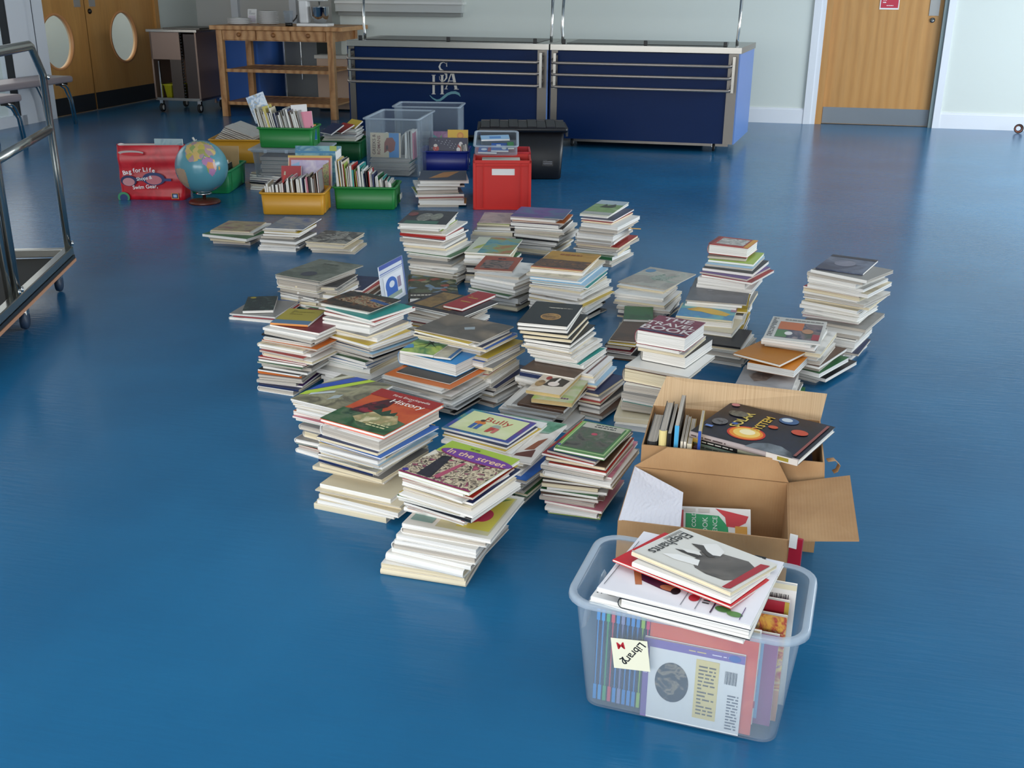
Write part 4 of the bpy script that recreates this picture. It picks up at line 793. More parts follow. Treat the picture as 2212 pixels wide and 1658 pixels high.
b.loops([[tuple(cen + Vector((R_*sin(pi*i/n1)*cos(2*pi*k/n2), R_*sin(pi*i/n1)*sin(2*pi*k/n2), -R_*cos(pi*i/n1)))) for k in range(n2)] for i in range(1, n1)], mat('56909e', .22), cap0=True, cap1=True)
LAND = [([(-.54, .60), (-.48, .80), (-.2, .95), (.2, .93), (.45, .78), (.58, .55), (.50, .38), (.38, .42), (.30, .30), (.12, .42), (.02, .24), (-.10, .30), (-.12, .22), (-.42, .18), (-.54, .36)], photo(['b8a850', '9a9a58', 'c8b070', 'a88a90', 'c8a868', '8aa060'], 26, 1, voro=True)),
        ([(.02, .22), (.12, .36), (.34, .34), (.50, .24), (.52, .05), (.56, -.02), (.50, -.22), (.38, -.38), (.22, -.22), (.18, .02), (.05, .10)], photo(['c8a040', 'a878a0', 'd0b060', '8a9a50', 'd08a50', 'c8a8a0'], 22, 2, voro=True)),
        ([(.62, -.02), (.67, 0), (.66, -.16), (.62, -.12)], mat('c8a858', .3)),
        ([(-.98, -.05), (-.80, -.02), (-.62, -.10), (-.56, -.45), (-.50, -.80), (-.72, -.68), (-.86, -.45)], photo(['b0987c', 'a88a70', '9a8a78'], 8, 2)),
        ([(.2, -.96), (.45, -.85), (.62, -.74), (.45, -.80), (.3, -.92)], mat('b08a78', .3))]
def inside(x, y, pl):
    c = False; j = len(pl)-1
    for i in range(len(pl)):
        if (pl[i][1] > y) != (pl[j][1] > y) and x < (pl[j][0]-pl[i][0])*(y-pl[i][1])/(pl[j][1]-pl[i][1]) + pl[i][0]: c = not c
        j = i
    return c
N_ = 56
def gp(x, y):
    r2 = x*x + y*y
    if r2 > .995: x, y = x*sqrt(.995/r2), y*sqrt(.995/r2); r2 = .995
    return tuple(cen + (gx*x + gy*y + vdir*sqrt(1-r2))*R_*1.004)
rg = random.Random(3)
for pl, mt in LAND:
    for i in range(-N_, N_):
        for j in range(-N_, N_):
            x, y = (i+.5)/N_, (j+.5)/N_
            if x*x+y*y < .99 and inside(x + rg.uniform(-.012, .012), y + rg.uniform(-.012, .012), pl):
                b.add([gp(i/N_, j/N_), gp((i+1)/N_, j/N_), gp((i+1)/N_, (j+1)/N_), gp(i/N_, (j+1)/N_)], [(0, 1, 2, 3)], mt, True)
b.build('sphere', gl)
b = MB(); b.tube([tuple(cen + (gx*cos(a)*.45 + gy*sin(a))*R_*1.05 - vdir*.02) for a in [radians(x) for x in range(100, 270, 10)]], .004, mat('c8c8c4', .3), 6)
b.tube([tuple(cen + gy*R_*.98 - gx*.03), tuple(cen + gy*R_*1.12 - gx*.04)], .007, mat('c8c0b8', .4), 8); b.build('meridian_arm', gl)
# ---------------------------------------------------------------- cardboard boxes
def wall_box(label, M, w, d, h, group, parts):
    o = thing('cardboard_box', M @ Matrix.Translation((w/2, d/2, 0)), label, 'box', group)
    t = .004; b = MB(); a, c = w/2, d/2
    b.box((-a, -c, 0), (a, c, .004), CARD)
    b.box((-a, -c, .004), (a, -c+t, h), CARD); b.box((-a, c-t, .004), (a, c, h), CARD)
    b.box((-a, -c+t, .004), (-a+t, c-t, h), CARD); b.box((a-t, -c+t, .004), (a, c-t, h), CARD)
    b.build('box_body', o)
    inv = o.matrix_world.inverted()
    for nm, pts, mt in parts:
        b = MB(); pts = [inv @ Vector(p) for p in pts]; nn = (pts[1]-pts[0]).cross(pts[3]-pts[0]).normalized() * .004
        m0 = mt; quadslab(b, pts, -nn, m0); q = b.build(nm, o)
        if nm == 'white_flap': q['label'] = 'white crinkled inner flap'
    return o
CRINK = mat('e8e6ee', .75, key='crinkled_white_paper'); _b = CRINK.node_tree.nodes['Principled BSDF']; _t = nd(CRINK, 'ShaderNodeTexCoord'); _w = nd(CRINK, 'ShaderNodeTexWave')
_w.inputs['Scale'].default_value = 26; _w.inputs['Distortion'].default_value = 6; _w.inputs['Detail'].default_value = 2; _p = nd(CRINK, 'ShaderNodeBump'); _p.inputs['Strength'].default_value = .35; _p.inputs['Distance'].default_value = .004
lk(CRINK, _t.outputs['Object'], _w.inputs['Vector']); lk(CRINK, _w.outputs['Fac'], _p.inputs['Height']); lk(CRINK, _p.outputs[0], _b.inputs['Normal'])
cA, yA, wA, dA = rect_from(.22, [(1334, 1122), (1703, 1167), (1706, 1040), (1370, 1010)])
MA = frame(Vector((cA.x, cA.y, 0)), yA)
XA, YA = Vector((cos(yA), sin(yA), 0)), Vector((-sin(yA), cos(yA), 0))
def A(x, y, z): return MA @ Vector((x, y, z))
wall_box('open brown cardboard box with white inner flap and right flap spread', MA, wA, dA, .22, 'brown cardboard boxes', [
    ('white_flap', [A(.002, .0, .221), P(1470, 1138, .20), P(1476, 1063, .215), A(.002, dA, .221)], CRINK),
    ('side_flap', [A(wA, 0, .221), P(1856, 1166, .235), P(1836, 1026, .25), A(wA, dA, .221)], CARD),
    ('rear_flap', [A(.0, dA, .221), A(wA, dA, .221), P(1678, 990, .285), P(1442, 966, .285)], CARD),
    ('front_flap', [A(0, -.001, .22), A(.0, -.012, .11), A(wA, -.012, .11), A(wA, -.001, .22)], CARD)])
cB = P(1386, 960, .27); yB = radians(-13); wB, dB = .485, .30
MBx = frame(Vector((cB.x, cB.y, 0)), yB)
def Bp(x, y, z): return MBx @ Vector((x, y, z))
wall_box('brown cardboard box full of books, its corrugated rear flap upright', MBx, wB, dB, .27, 'brown cardboard boxes', [
    ('rear_flap', [Bp(0, dB, .27), Bp(wB, dB, .27), P(1787, 850, .355), P(1440, 812, .355)], striped('c8aa86', 'b5956f', 'corrugated_card', (420, .5, .5))),
    ('side_flap', [Bp(wB, .0, .27), Bp(wB+.012, .0, .15), Bp(wB+.012, dB, .15), Bp(wB, dB, .27)], CARD)])
b = MB(); b.tube([(0, 0, 0), (.02, .0, .003), (.035, 0, -.012), (.03, 0, -.03), (.02, 0, -.035)], .01, CARD, 8, flat=(.012, .001)); 
b = tag(b.build('parcel_tape'), 'loose curl of brown tape at the corrugated box right corner', 'tape'); b.matrix_world = frame(Bp(wB+.014, .10, .235), 0)
# books in the rear cardboard box
def loc(x, y, z): return Bp(x, y, z)
Sd = [(.012, .030, .27, .215, '26282a', '2a2c2e', 'grey-edged tall hardback at far left of the corrugated box', None),
      (.044, .022, .305, .23, '1c1c1e', 'e9d592', 'black book with cream spine reading Images', [('T', 'Images', .62, .5, .020, 180, .008, '2c2418')]),
      (.068, .010, .30, .23, '121214', '161618', 'black slim book right of the cream spine', None),
      (.086, .012, .325, .24, '1e1e22', '4aa8d8', 'tall black book with bright sky blue spine', None),
      (.104, .007, .28, .20, 'c8b8a0', 'e6dcc8', 'cream-spined thin book next to the sky blue spine', None),
      (.113, .007, .28, .19, 'e0d8c8', 'efe8da', 'whitish thin book, second right of the sky blue spine', None),
      (.122, .013, .275, .19, 'd8b850', 'ece2c8', 'thicker cream spine, third right of the sky blue spine', None),
      (.150, .008, .315, .16, 'cfb460', '2c54b0', 'yellow and blue booklet with royal blue spine standing in the box', None)]
for x, t, hh, dd, f, s_, lb_, sa in Sd:
    o = standing(lb_, loc(x, .012, .006), yB, hh, dd, t, mat(f, .4), mat(s_, .4), paper='g', hard=t > .015, side='F', group='books standing in the corrugated box', spineart=None)
    if sa:
        b = MB(); art_on(b, sa, hh, t, frame(Vector((-hh/2, -dd/2-.0006, 0)), 0) @ Matrix.Rotation(pi/2, 4, 'X')); b.build('spine_title', o)
fm = lambda h, t, q: frame(Vector((rect_from(h, q)[0].x, rect_from(h, q)[0].y, h-t)), rect_from(h, q)[1])
sol = [(1490, 935), (1723, 990), (1805, 925), (1580, 865)]
c_, yw, w_, d_ = rect_from(.298, sol)
Ms = frame(Vector((c_.x, c_.y, 0)), yw)
solar_top = photo(['0c0d1a', '14162a', '0a0a14', '181a30'], 6, 2)
book('large black hardback titled Solar System with planets', Ms @ Matrix.Translation((0, 0, .281)), w_, d_, .017, solar_top, spine=mat('a89a98', .4), hard=True, side='F', paper='w', art=[
    ('E', .72, -.0, .22, .0, '8a94a0'), ('P', [(.52, 0), (.56, .12), (.66, .2), (.78, .2), (.9, .12), (.95, 0)], photo(['4a5058', '7a8288', '30343c'], 10, 1)),
    ('E', .42, .30, .17, .17, 'c8301c'), ('E', .42, .30, .15, .15, 'e88a20'), ('E', .42, .31, .12, .12, 'f2c860'), ('E', .42, .33, .07, .07, 'f8e8b8'),
    ('T', 'SOLAR', .27, .60, .040, 90, .022, 'd8c060'), ('T', 'SYSTEM', .46, .62, .036, 90, .022, 'd8b040'),
    ('E', .62, .85, .09, .09, '2c5a88'), ('E', .60, .86, .05, .05, 'c8d4dc'), ('E', .56, .60, .045, .04, 'c8502c'), ('E', .80, .62, .075, .07, 'c0482c'), ('E', .25, .46, .03, .03, '3a5a9a'),
    ('E', .12, .42, .07, .09, photo(['4a4a4c', '6a6a6c', '2c2c2e'], 60, 1)), ('E', .18, .72, .09, .08, photo(['4a4a44', '6a6a60', '2c2c2a'], 60, 2)), ('L', .05, .2, .13, .3, 1, '6a8ad0'), ('P', [(.94, .05), (.965, .05), (.965, .95), (.94, .95)], '8a4a44'), ('E', .07, .93, .04, .04, 'c07a80')],
    spineart=[('L', .02, .25, .35, .75, 1, '4a3c3c'), ('R', .72, .0, 1, 1, 'd8d0c8'), ('R', .82, .2, .92, .8, '9a8a30')])
book('black-spined hardback with pale lettering under the Solar System book', Ms @ Matrix.Translation((-.004, .010, .267)), w_*.84, d_*.8, .013, mat('b8a890', .4), spine=mat('a8a890', .4), hard=True, side='F', spineart=[('R', 0, 0, .12, 1, 'd8b860'), ('R', .12, 0, .55, 1, '17171a'), ('L', .15, .25, .5, .75, 1, 'd8d4cc')])
book('pale mint-spined book, second under the Solar System book', Ms @ Matrix.Translation((.006, .022, .257)), w_*.74, d_*.75, .010, mat('9fc4b0', .4), spine=mat('a8ccb8', .4), side='F')
book('grey-green lettered spine, third under the Solar System book', Ms @ Matrix.Translation((.016, .030, .239)), w_*.70, d_*.72, .017, mat('a8b0a4', .4), spine=mat('b4bab0', .4), side='F', spineart=[('L', .03, .2, .6, .8, 1, '6a7a70')])
book('pink book end at the bottom of the Solar System pile', Ms @ Matrix.Translation((-.002, .034, .221)), w_*.5, d_*.7, .017, mat('b85a88', .4), spine=mat('b8608c', .4), side='F')
book('old map-covered hardback tilted behind the Solar System book', Ms @ Matrix.Translation((-.01, .07, .262)) @ Matrix.Rotation(radians(-3), 4, 'Z') @ Matrix.Rotation(radians(3), 4, 'X'), .26, .215, .012, photo(['b8a080', '8a7a60', 'cdb894', '6a5a48'], 22, 5), spine=mat('d8cfc4', .4), hard=True, side='L')
for k in range(7):
    book('x', frame(loc(.18, .02, .008 + k*.033), yB), .28, .22, .031, mat(PAL['wcghdwn'[k]][0], .5), paper='c', solo=False)
# books inside the front cardboard box
nl, nr, fl = P(1468, 1172, .09), P(1622, 1180, .09), P(1476, 1093, .165)
Mg = frame3(nl, nr, fl); wg = (nr-nl).length; dg = (fl-nl).length
book('white and red science book with green panel, slanting inside the open box', Mg @ Matrix.Translation((0, 0, -.012)), wg, dg, .012, mat('e8e4e0', .35), spine=mat('c8303a', .4), side='L', paper='w', art=[
    ('P', [(.08, 0), (.70, 0), (.68, .5), (.55, .78), (.08, .82)], '1f9a5c'), ('P', [(.50, .98), (.97, .80), (.93, .62), (.80, .48), (.66, .50), (.64, .75)], 'c8323a'), ('R', .78, .08, .95, .52, 'd89a34'),
    ('T', 'MY', .60, .10, .016, 90, .006, 'd8e8dc'), ('T', 'SCIENCE', .50, .42, .017, 90, .006, 'd8e8dc'), ('T', 'BOOK', .36, .45, .019, 90, .006, 'd8e8dc'), ('T', 'HOT & COLD', .20, .40, .015, 90, .006, 'e8f0ea'),
    ('R', .05, .86, .22, .95, 'cfc8c0'), ('R', .26, .86, .42, .95, 'cfc8c0'), ('R', 0, 0, .05, .9, 'c84a50')])
for k in range(6):
    book('x', MA @ frame(Vector((.06, .05, .008 + k*.014)), .03*(k % 3 - 1)), .24, .2, .013, mat(PAL['wcghnw'[k]][0], .5), paper='w', solo=False)
b = MB(); b.box((0, 0, 0), (.03, .008, .075), mat('a81830', .4)); b.box((0, -.004, .05), (.018, 0, .085), mat('e8e4e0', .5))
b = tag(b.build('book_jacket'), 'crimson and white jacket edge between the two front boxes', 'book jacket'); b.matrix_world = frame(P(1700, 1220, .16), radians(-30))
# ---------------------------------------------------------------- clear box in front
rc, ry, rw, rd = rect_from(.28, [(1205, 1310), (1735, 1410), (1770, 1240), (1285, 1160)])
b0 = P(1268, 1521, 0); ctr = Vector((.385, 1.932, 0)); MX = frame(ctr, ry)
CB = thing('clear_storage_box', MX, 'translucent plastic box of books with a cream note, nearest the camera', 'box')
W0, D0 = .405, .225; W1, D1 = rw - .026, rd - .026
b = MB(); n = 6
vessel(b, [(W0-.03, D0-.03, .03, 0), (W0, D0, .035, .008), (lerp(W0, W1, .9), lerp(D0, D1, .9), .045, .255), (W1, D1, .05, .262), (W1, D1, .05, .276), (W1-.005, D1-.005, .048, .276), (lerp(W0, W1, .9)-.005, lerp(D0, D1, .9)-.005, .043, .254), (W0-.005, D0-.005, .033, .012), (W0-.04, D0-.04, .03, .004)], CLEAR, n=n)
b.build('body', CB)
b = MB(); b.loops([rrect(W1-.005, D1-.005, .045, .278, n), rrect(rw-.012, rd-.012, .055, .283, n), rrect(rw, rd, .06, .280, n), rrect(rw+.004, rd+.004, .062, .268, n), rrect(rw+.001, rd+.001, .06, .268, n), rrect(rw-.012, rd-.012, .055, .278, n), rrect(W1, D1, .047, .274, n)], CLEARRIM)
b.build('rim', CB)
b = MB()
for sy in (-1, 1):
    q = rrect(.075, .05, .012, 0, 3)
    M_ = Matrix.Translation((-W0/2-.012, sy*.06, .20)) @ Matrix.Rotation(radians(96), 4, 'Y')
    b.loops([rrect(.06, .05, .012, 0), rrect(.05, .04, .01, .006)], CLEARRIM, M=M_, cap1=True)
b.build('handle_recess', CB)
def cbx(x, y, z=0): return MX @ Vector((x, y, z))
for k in range(11):
    c = ['1c2a4c', '24305a', '1a4a48', '3a2038', '1c2c50', '2c3460', '1a2848', '203058', '28305c', '244a3a', '1c2a4c'][k]; e = ['2f8fd8', '3a98dc', '4aa86a', 'd84a5a', '3a90d8', '8a90b8', '3a88d0', '4a90d8', '3f8cd4', '9ac04a', 'd83a6a'][k]
    o = standing('dark slim folder with coloured edge tabs, number %s from the left inside the box' % ORD[k].replace('top', 'first'), cbx(-.186 + k*.0105, -D0/2+.018, .010), ry, .232, .17, .009, mat(c, .4), mat(c, .4), side='F', paper='g', lean=.012, group='tabbed folders in the clear box', name='folder', cat='folder')
    b = MB(); Mq = Matrix.Identity(4)
    for z0, z1 in ((-.112, -.085), (.075, .112)):
        b.box((z0, -.0865, .001), (z1, -.085, .008), mat(e, .35))
    b.box((-.085, -.0858, .0035), (.075, -.085, .0055), mat(e, .4)); b.build('edge_tab', o)
facing('orange-red hardback with white photo panel, its back facing out of the box', cbx(-.075, -D0/2+.052, .008), ry, .225, .228, .040, photo(['d85a40', 'e06a4c', 'd04c3a'], 6, 1), spine=mat('e0705a', .4), lean=-.02, hard=True, side='L', paper='c')
facing('white paperback with black spiral photo and yellow text panel inside box', cbx(-.078, -D0/2+.010, .008), ry, .205, .19, .007, mat('e9e7e4', .35), lean=-.02, side='L', paper='w', spine=mat('7a5aa8', .4), art=[
    ('R', 0, 0, .06, 1, '7a5aa0'), ('R', 0, .90, 1, 1, '7d64ac'), ('E', .30, .50, .17, .25, photo(['08080a', '141418', '1c1c20', '8a7c64', '0a0a0e'], 40, 4)), ('R', .53, .12, .76, .86, 'e6d08a'),
    ('L', .86, .05, .97, .5, 12, '6a6a70'), ('L', .56, .16, .73, .8, 14, '6a6048'), ('B', .82, .62, .94, .78, 12, '3a3a3c'), ('T', 'Experiments', .03, .72, .012, 90, 0, 'e0d8ec'), ('L', .45, .935, .62, .965, 1, 'e0c890'), ('L', .68, .935, .9, .965, 1, 'e4dcf0'), ('E', .9, .95, .06, .04, '3a62b0')])
facing('mauve-bordered paperback with pale blue panel and barcode, right inside box', cbx(.085, -D0/2+.060, .012), ry, .10, .215, .010, mat('8a4a78', .35), lean=-.03, side='L', paper='w', art=[
    ('R', .0, .06, .72, .92, '7fa6cc'), ('R', .12, .72, .66, .90, 'dcd0b8'), ('B', .18, .75, .60, .87, 10, '5a5a60'), ('L', .08, .1, .45, .66, 20, '3c5a88'), ('L', .52, .12, .66, .66, 3, 'c04a60')])
for k, (x, y, w2, h2, c, lb_, a_) in enumerate((
    (.10, .00, .095, .245, 'd89a6a', 'orange paperback with colourful puppets showing at right of the box', [('R', 0, .3, 1, 1, photo(['d87a3a', 'e8b04a', 'b83a3a', 'f0d080', '8a4a9a'], 30, 2)), ('E', .3, .93, .12, .05, '8a5ab0')]),
    (.105, .03, .09, .262, 'a02030', 'dark red book upright behind the puppet paperback', [('R', .9, 0, 1, 1, 'b89a40')]),
    (.12, .06, .085, .285, 'e6e2dc', 'white book with barcode standing at the back right of the box', [('B', .35, .78, .85, .92, 14, '2c2c2e'), ('R', 0, .96, 1, 1, 'd8ceb0')]))):
    facing(lb_, cbx(x, y - D0/2 + .085, .010), ry, w2, h2, .012, mat(c, .38), lean=-.05, side='L', paper='w', art=a_)
for k in range(6):
    o = facing('x', cbx(.0, D0/2 - .035 + k*.004 - .02, .010), ry, .16, .22 + .004*k, .006, mat(PAL['whcgwh'[k]][0], .5), solo=False, paper='w')
for k in range(5):
    standing('x', cbx(.175 + k*.004, -D0/2+.10, .010), ry, .20, .09, .0035, mat(PAL['wwhcw'[k]][0], .5), mat(PAL['whwcw'[k]][0], .5), side='F', solo=False, paper='w')
# pile lying on top, following the pixels of each corner
def ontop(label, q, h, t, top, dz=None, **kw):
    pts = [P(x, y, hh) for (x, y), hh in zip(q, h)]
    X = (pts[1]-pts[0]) + (pts[2]-pts[3]); Y = (pts[3]-pts[0]) + (pts[2]-pts[1]); w = X.length/2; d = Y.length/2
    X.normalize(); Z = X.cross(Y).normalized(); Y = Z.cross(X); c = sum(pts, Vector())/4
    m = Matrix((X, Y, Z)).transposed().to_4x4(); m.translation = c - X*w/2 - Y*d/2 - Z*t
    return book(label, m, w, d, t, top, **kw)
gp_ = 'books heaped on the front clear box'
eq = [(1369, 1190), (1570, 1277), (1689, 1220), (1468, 1139)]; rq = [(1323, 1209), (1577, 1305), (1683, 1243), (1434, 1146)]; sq = [(1278, 1263), (1608, 1347), (1707, 1216), (1400, 1150)]
ontop('white magazine with slanting lines at bottom of the heap in clear box', [(1267, 1297), (1596, 1376), (1660, 1300), (1340, 1215)], [.285, .285, .285, .285], .008, mat('e8e6e2', .5), paper='w', group=gp_)
ontop('white line-ruled book, second lowest of the heap in the clear box', [(1268, 1286), (1600, 1367), (1665, 1285), (1345, 1205)], [.297, .297, .297, .297], .010, mat('efedea', .5), paper='w', group=gp_, art=[('P', [(.02, .1), (.03, .1), (.03, .9), (.02, .9)], '3a3a3c'), ('P', [(.05, .1), (.055, .1), (.055, .9), (.05, .9)], '3a3a3c'), ('E', .12, .2, .06, .1, photo(['6a6860', 'b8b4a8'], 30, 1))])
ontop('thick white block with black boards lying under the anatomy cover', [(1329, 1290), (1606, 1352), (1680, 1270), (1400, 1200)], [.322, .322, .322, .322], .024, mat('17171a', .4), paper='w', hard=True, group=gp_)
ontop('white cover with a woman photo, frogs and black title strip, wide, glossy', sq, [.335, .340, .334, .330], .010, mat('eceaf0', .25), spine=mat('e9e7ea', .4), paper='w', group=gp_, side='L', art=[
    ('P', [(.10, .42), (.20, .25), (.38, .18), (.48, .16), (.47, .26), (.36, .34), (.26, .42), (.16, .52)], photo(['4a1c3a', '5c2a40', '3a1830'], 10, 1)), ('P', [(.12, .40), (.18, .38), (.25, .18), (.21, .16)], 'b8714a'), ('E', .42, .22, .06, .04, 'b87050'), ('E', .47, .20, .03, .05, '1c1418'),
    ('E', .60, .17, .035, .05, 'b8303a'), ('L', .66, .12, .72, .22, 3, '3a3a3c'), ('E', .80, .11, .05, .04, '4c7a44'), ('E', .88, .08, .05, .035, '5c8a4c'), ('R', .545, .03, .55, .26, '7a7a84'), ('R', .64, .02, .645, .26, '7a7a84'), ('R', .735, .02, .745, .24, '3c2c48'), ('R', .92, .02, .925, .2, '5a3a70'),
    ('R', .80, .42, .88, 1, '17171a'), ('L', .825, .45, .855, .98, 22, 'd8d8dc'), ('R', .03, .05, .034, .8, '3a3a44')])
ontop('glossy red plastic folder under the Elephants magazine', rq, [.350, .354, .330, .334], .006, mat('cc1420', .22), paper='w', hard=True, group=gp_, name='red_folder', cat='folder')
ontop('white booklet lying between red folder and Elephants magazine', [(1372, 1212), (1566, 1292), (1680, 1232), (1455, 1158)], [.362, .364, .344, .346], .010, mat('efece8', .4), paper='w', group=gp_)
ele = photo(['3c3836', '57524e', '6a645e', '2e2b2a'], 9, 2)
ontop('white magazine titled Elephants showing tusks and trunk, top of the heap', eq, [.372, .374, .352, .354], .009, mat('dfdcd4', .3), paper='c', group=gp_, art=[
    ('P', [(.40, .60), (.55, .74), (.80, .80), (.92, .70), (.90, .50), (.95, .36), (.85, .18), (.68, .16), (.55, .20), (.44, .34), (.46, .46)], ele), ('P', [(.22, .44), (.30, .48), (.48, .50), (.46, .42), (.30, .42)], '3a3634'), ('P', [(.20, .22), (.30, .34), (.50, .40), (.55, .26), (.34, .20)], 'f2f0ec'), ('P', [(.24, .50), (.40, .58), (.46, .52), (.34, .46)], 'e9e6e0'),
    ('P', [(.33, .78), (.42, .92), (.56, .80), (.58, .66), (.50, .60), (.45, .66)], 'ece9e4'), ('P', [(.26, .70), (.36, .76), (.44, .66), (.56, .60), (.52, .54), (.40, .62)], '46423e'), ('P', [(.90, -.0), (.965, .06), (.975, .88), (.90, .84)], 'a82430'), ('R', .0, 0, 1, .02, 'cfcabc'),
    ('T', 'Elephants', .13, .52, .037, -90, .003, '1c1c1c'), ('T', 'Elephants', .065, .62, .0, -90, 0, '1c1c1c'), ('L', .03, .55, .07, .9, 14, '5a5a58')])
# cream note taped to the front
b = MB(); nq = [(1327, 1440), (1405, 1449), (1397, 1378), (1317, 1375)]
def onface(px, py):                         # pixel -> point on the box front face plane (slightly proud)
    yl = -D0/2; zt = .255; yt = -lerp(D0, D1, .9)/2
    F1 = MX @ Vector((0, yl, .008)); F2 = MX @ Vector((.1, yl, .008)); F3 = MX @ Vector((0, yt, zt))
    nn = (F2-F1).cross(F3-F1).normalized(); d = FW*FPX + RT*(px-1106) - UP*(py-829); o = Vector((0, 0, EYE)); k = (F1-o).dot(nn)/d.dot(nn)
    return o + d*k + nn*.0015 * (1 if nn.dot(-FW) > 0 else -1)
pts = [onface(*q) for q in nq]; Mn = frame3(pts[0], pts[1], pts[3]); wn = (pts[1]-pts[0]).length; dn = (pts[3]-pts[0]).length
b.box((0, 0, 0), (wn, dn, .0006), mat('eae6cc', .7))
art_on(b, [('T', 'Library', .60, .56, .024, -128, .012, '16161a'), ('T', '2', .28, .28, .024, -150, .010, '16161a'), ('T', 'M', .26, .76, .024, 8, .006, 'b82a34')], wn, dn, Mn @ Matrix.Identity(4) if False else None, .0008)
nt = tag(b.build('paper_note'), 'cream paper note reading Library taped on the front clear box', 'note'); nt.matrix_world = Mn
# ---------------------------------------------------------------- the room
def struct(o): o['kind'] = 'structure'; return o
def rbuild(mb, name, **kw):
    o = mb.build(name, **kw); o.matrix_world = ROOM; return o
fl = mat('1a6396', .22, key='rubber_floor', spec=.33); b_ = fl.node_tree.nodes['Principled BSDF']
tc = nd(fl, 'ShaderNodeTexCoord'); n1 = nd(fl, 'ShaderNodeTexNoise'); n1.inputs['Scale'].default_value = 1.1; n1.inputs['Detail'].default_value = 6
r1 = ramp(fl, [(.3, '1b5d88'), (.7, '236d9a')]); lk(fl, tc.outputs['Object'], n1.inputs['Vector']); lk(fl, n1.outputs[0], r1.inputs[0])
sp_ = nd(fl, 'ShaderNodeTexNoise'); sp_.inputs['Scale'].default_value = 9; sp_.inputs['Detail'].default_value = 8; sp_.inputs['Roughness'].default_value = .75
r2 = ramp(fl, [(.74, '000000'), (.80, 'ffffff')]); mx = nd(fl, 'ShaderNodeMix', data_type='RGBA'); mx.inputs[7].default_value = lin('7fa8c0')
mm = nd(fl, 'ShaderNodeMath', operation='MULTIPLY'); mm.inputs[1].default_value = .35
lk(fl, tc.outputs['Object'], sp_.inputs['Vector']); lk(fl, sp_.outputs[0], r2.inputs[0]); lk(fl, r2.outputs[0], mm.inputs[0]); lk(fl, mm.outputs[0], mx.inputs[0]); lk(fl, r1.outputs[0], mx.inputs[6]); lk(fl, mx.outputs[2], b_.inputs['Base Color'])
mp = nd(fl, 'ShaderNodeMapping'); mp.inputs['Scale'].default_value = (9, 60, 1); n2 = nd(fl, 'ShaderNodeTexNoise'); n2.inputs['Scale'].default_value = 1; n2.inputs['Detail'].default_value = 3
n3 = nd(fl, 'ShaderNodeTexNoise'); n3.inputs['Scale'].default_value = 7; ad = nd(fl, 'ShaderNodeMath', operation='ADD')
bp = nd(fl, 'ShaderNodeBump'); bp.inputs['Strength'].default_value = .10; bp.inputs['Distance'].default_value = .01
lk(fl, tc.outputs['Object'], mp.inputs[0]); lk(fl, mp.outputs[0], n2.inputs['Vector']); lk(fl, tc.outputs['Object'], n3.inputs['Vector']); lk(fl, n2.outputs[0], ad.inputs[0]); lk(fl, n3.outputs[0], ad.inputs[1]); lk(fl, ad.outputs[0], bp.inputs['Height']); lk(fl, bp.outputs[0], b_.inputs['Normal'])
b = MB(); b.box((-9, -4, -.1), (5.4, 15, 0), fl); struct(rbuild(b, 'floor'))
WALL = mat('d6dcd6', .7); WALLW = mat('dcdfe0', .7); WHITE = mat('e3e6ec', .45); PALE = mat('cbcac6', .6)
b = MB(); b.box((-9, -4, 3.2), (5.4, 15, 3.3), mat('d8d8d4', .8)); struct(rbuild(b, 'ceiling'))
b = MB(); V = 12.66
b.box((-4.85, V, 0), (.80, V+.12, 3.2), WALL); b.box((.80, V, 2.1), (2.06, V+.12, 3.2), WALL); b.box((2.06, V, 0), (5.4, V+.12, 3.2), WALL)
b.box((-4.85, V, 0), (-4.75, 14.6, 3.2), WALL); b.box((-9, 14.4, 0), (-4.75, 14.5, 3.2), PALE)
struct(rbuild(b, 'wall_back'))
b = MB(); b.box((.7, 13.4, 0), (2.3, 13.5, 2.4), WALL); b.box((5.2, -4, 0), (5.4, 1.8, 3.2), WALL); b.box((5.2, 1.8, 0), (5.4, 11.6, .8), WALL); b.box((5.2, 1.8, 2.75), (5.4, 11.6, 3.2), WALL); b.box((5.2, 11.6, 0), (5.4, 12.7, 3.2), WALL)
struct(rbuild(b, 'wall_right'))
b = MB(); b.box((-9, -4, 0), (5.4, -3.85, .7), WALL); b.box((-9, -4, 2.85), (5.4, -3.85, 3.2), WALL); b.box((-9, -4, .7), (-5.2, -3.85, 2.85), WALL); b.box((4.2, -4, .7), (5.4, -3.85, 2.85), WALL)
struct(rbuild(b, 'wall_front'))
b = MB(); b.box((-7.62, -4, 0), (-7.5, 6.0, 3.2), WALL); b.box((-7.62, 6.0, 2.5), (-7.5, 10.3, 3.2), WALL); b.box((-7.62, 10.3, 2.15), (-7.5, 14.5, 3.2), WALL); b.box((-7.62, 13.32, 0), (-7.5, 14.5, 2.15), WALL)
struct(rbuild(b, 'wall_left'))
for nm, u0, u1 in (('baseboard_back', -4.75, .70), ('baseboard_right', 2.14, 5.2)):
    b = MB(); b.box((u0, V-.022, 0), (u1, V, .15), WHITE); b.box((u0, V-.014, .15), (u1, V, .168), WHITE); struct(rbuild(b, nm))
b = MB(); b.box((.70, V-.03, 0), (.775, V, 2.2), WHITE); b.box((.775, V-.018, 0), (.83, V+.0, 2.2), WHITE); b.box((2.08, V-.03, 0), (2.15, V, 2.2), WHITE); b.box((2.04, V-.005, 0), (2.08, V+.05, 2.1), mat('7f8f90', .5)); b.box((.70, V-.03, 2.1), (2.15, V, 2.2), WHITE)
struct(rbuild(b, 'trim_1'))
b = MB(); b.box((.83, V, 0), (.90, V+.12, 2.1), OAK); b.box((.83, V, 2.03), (2.06, V+.12, 2.1), OAK)
struct(rbuild(b, 'trim_2'))
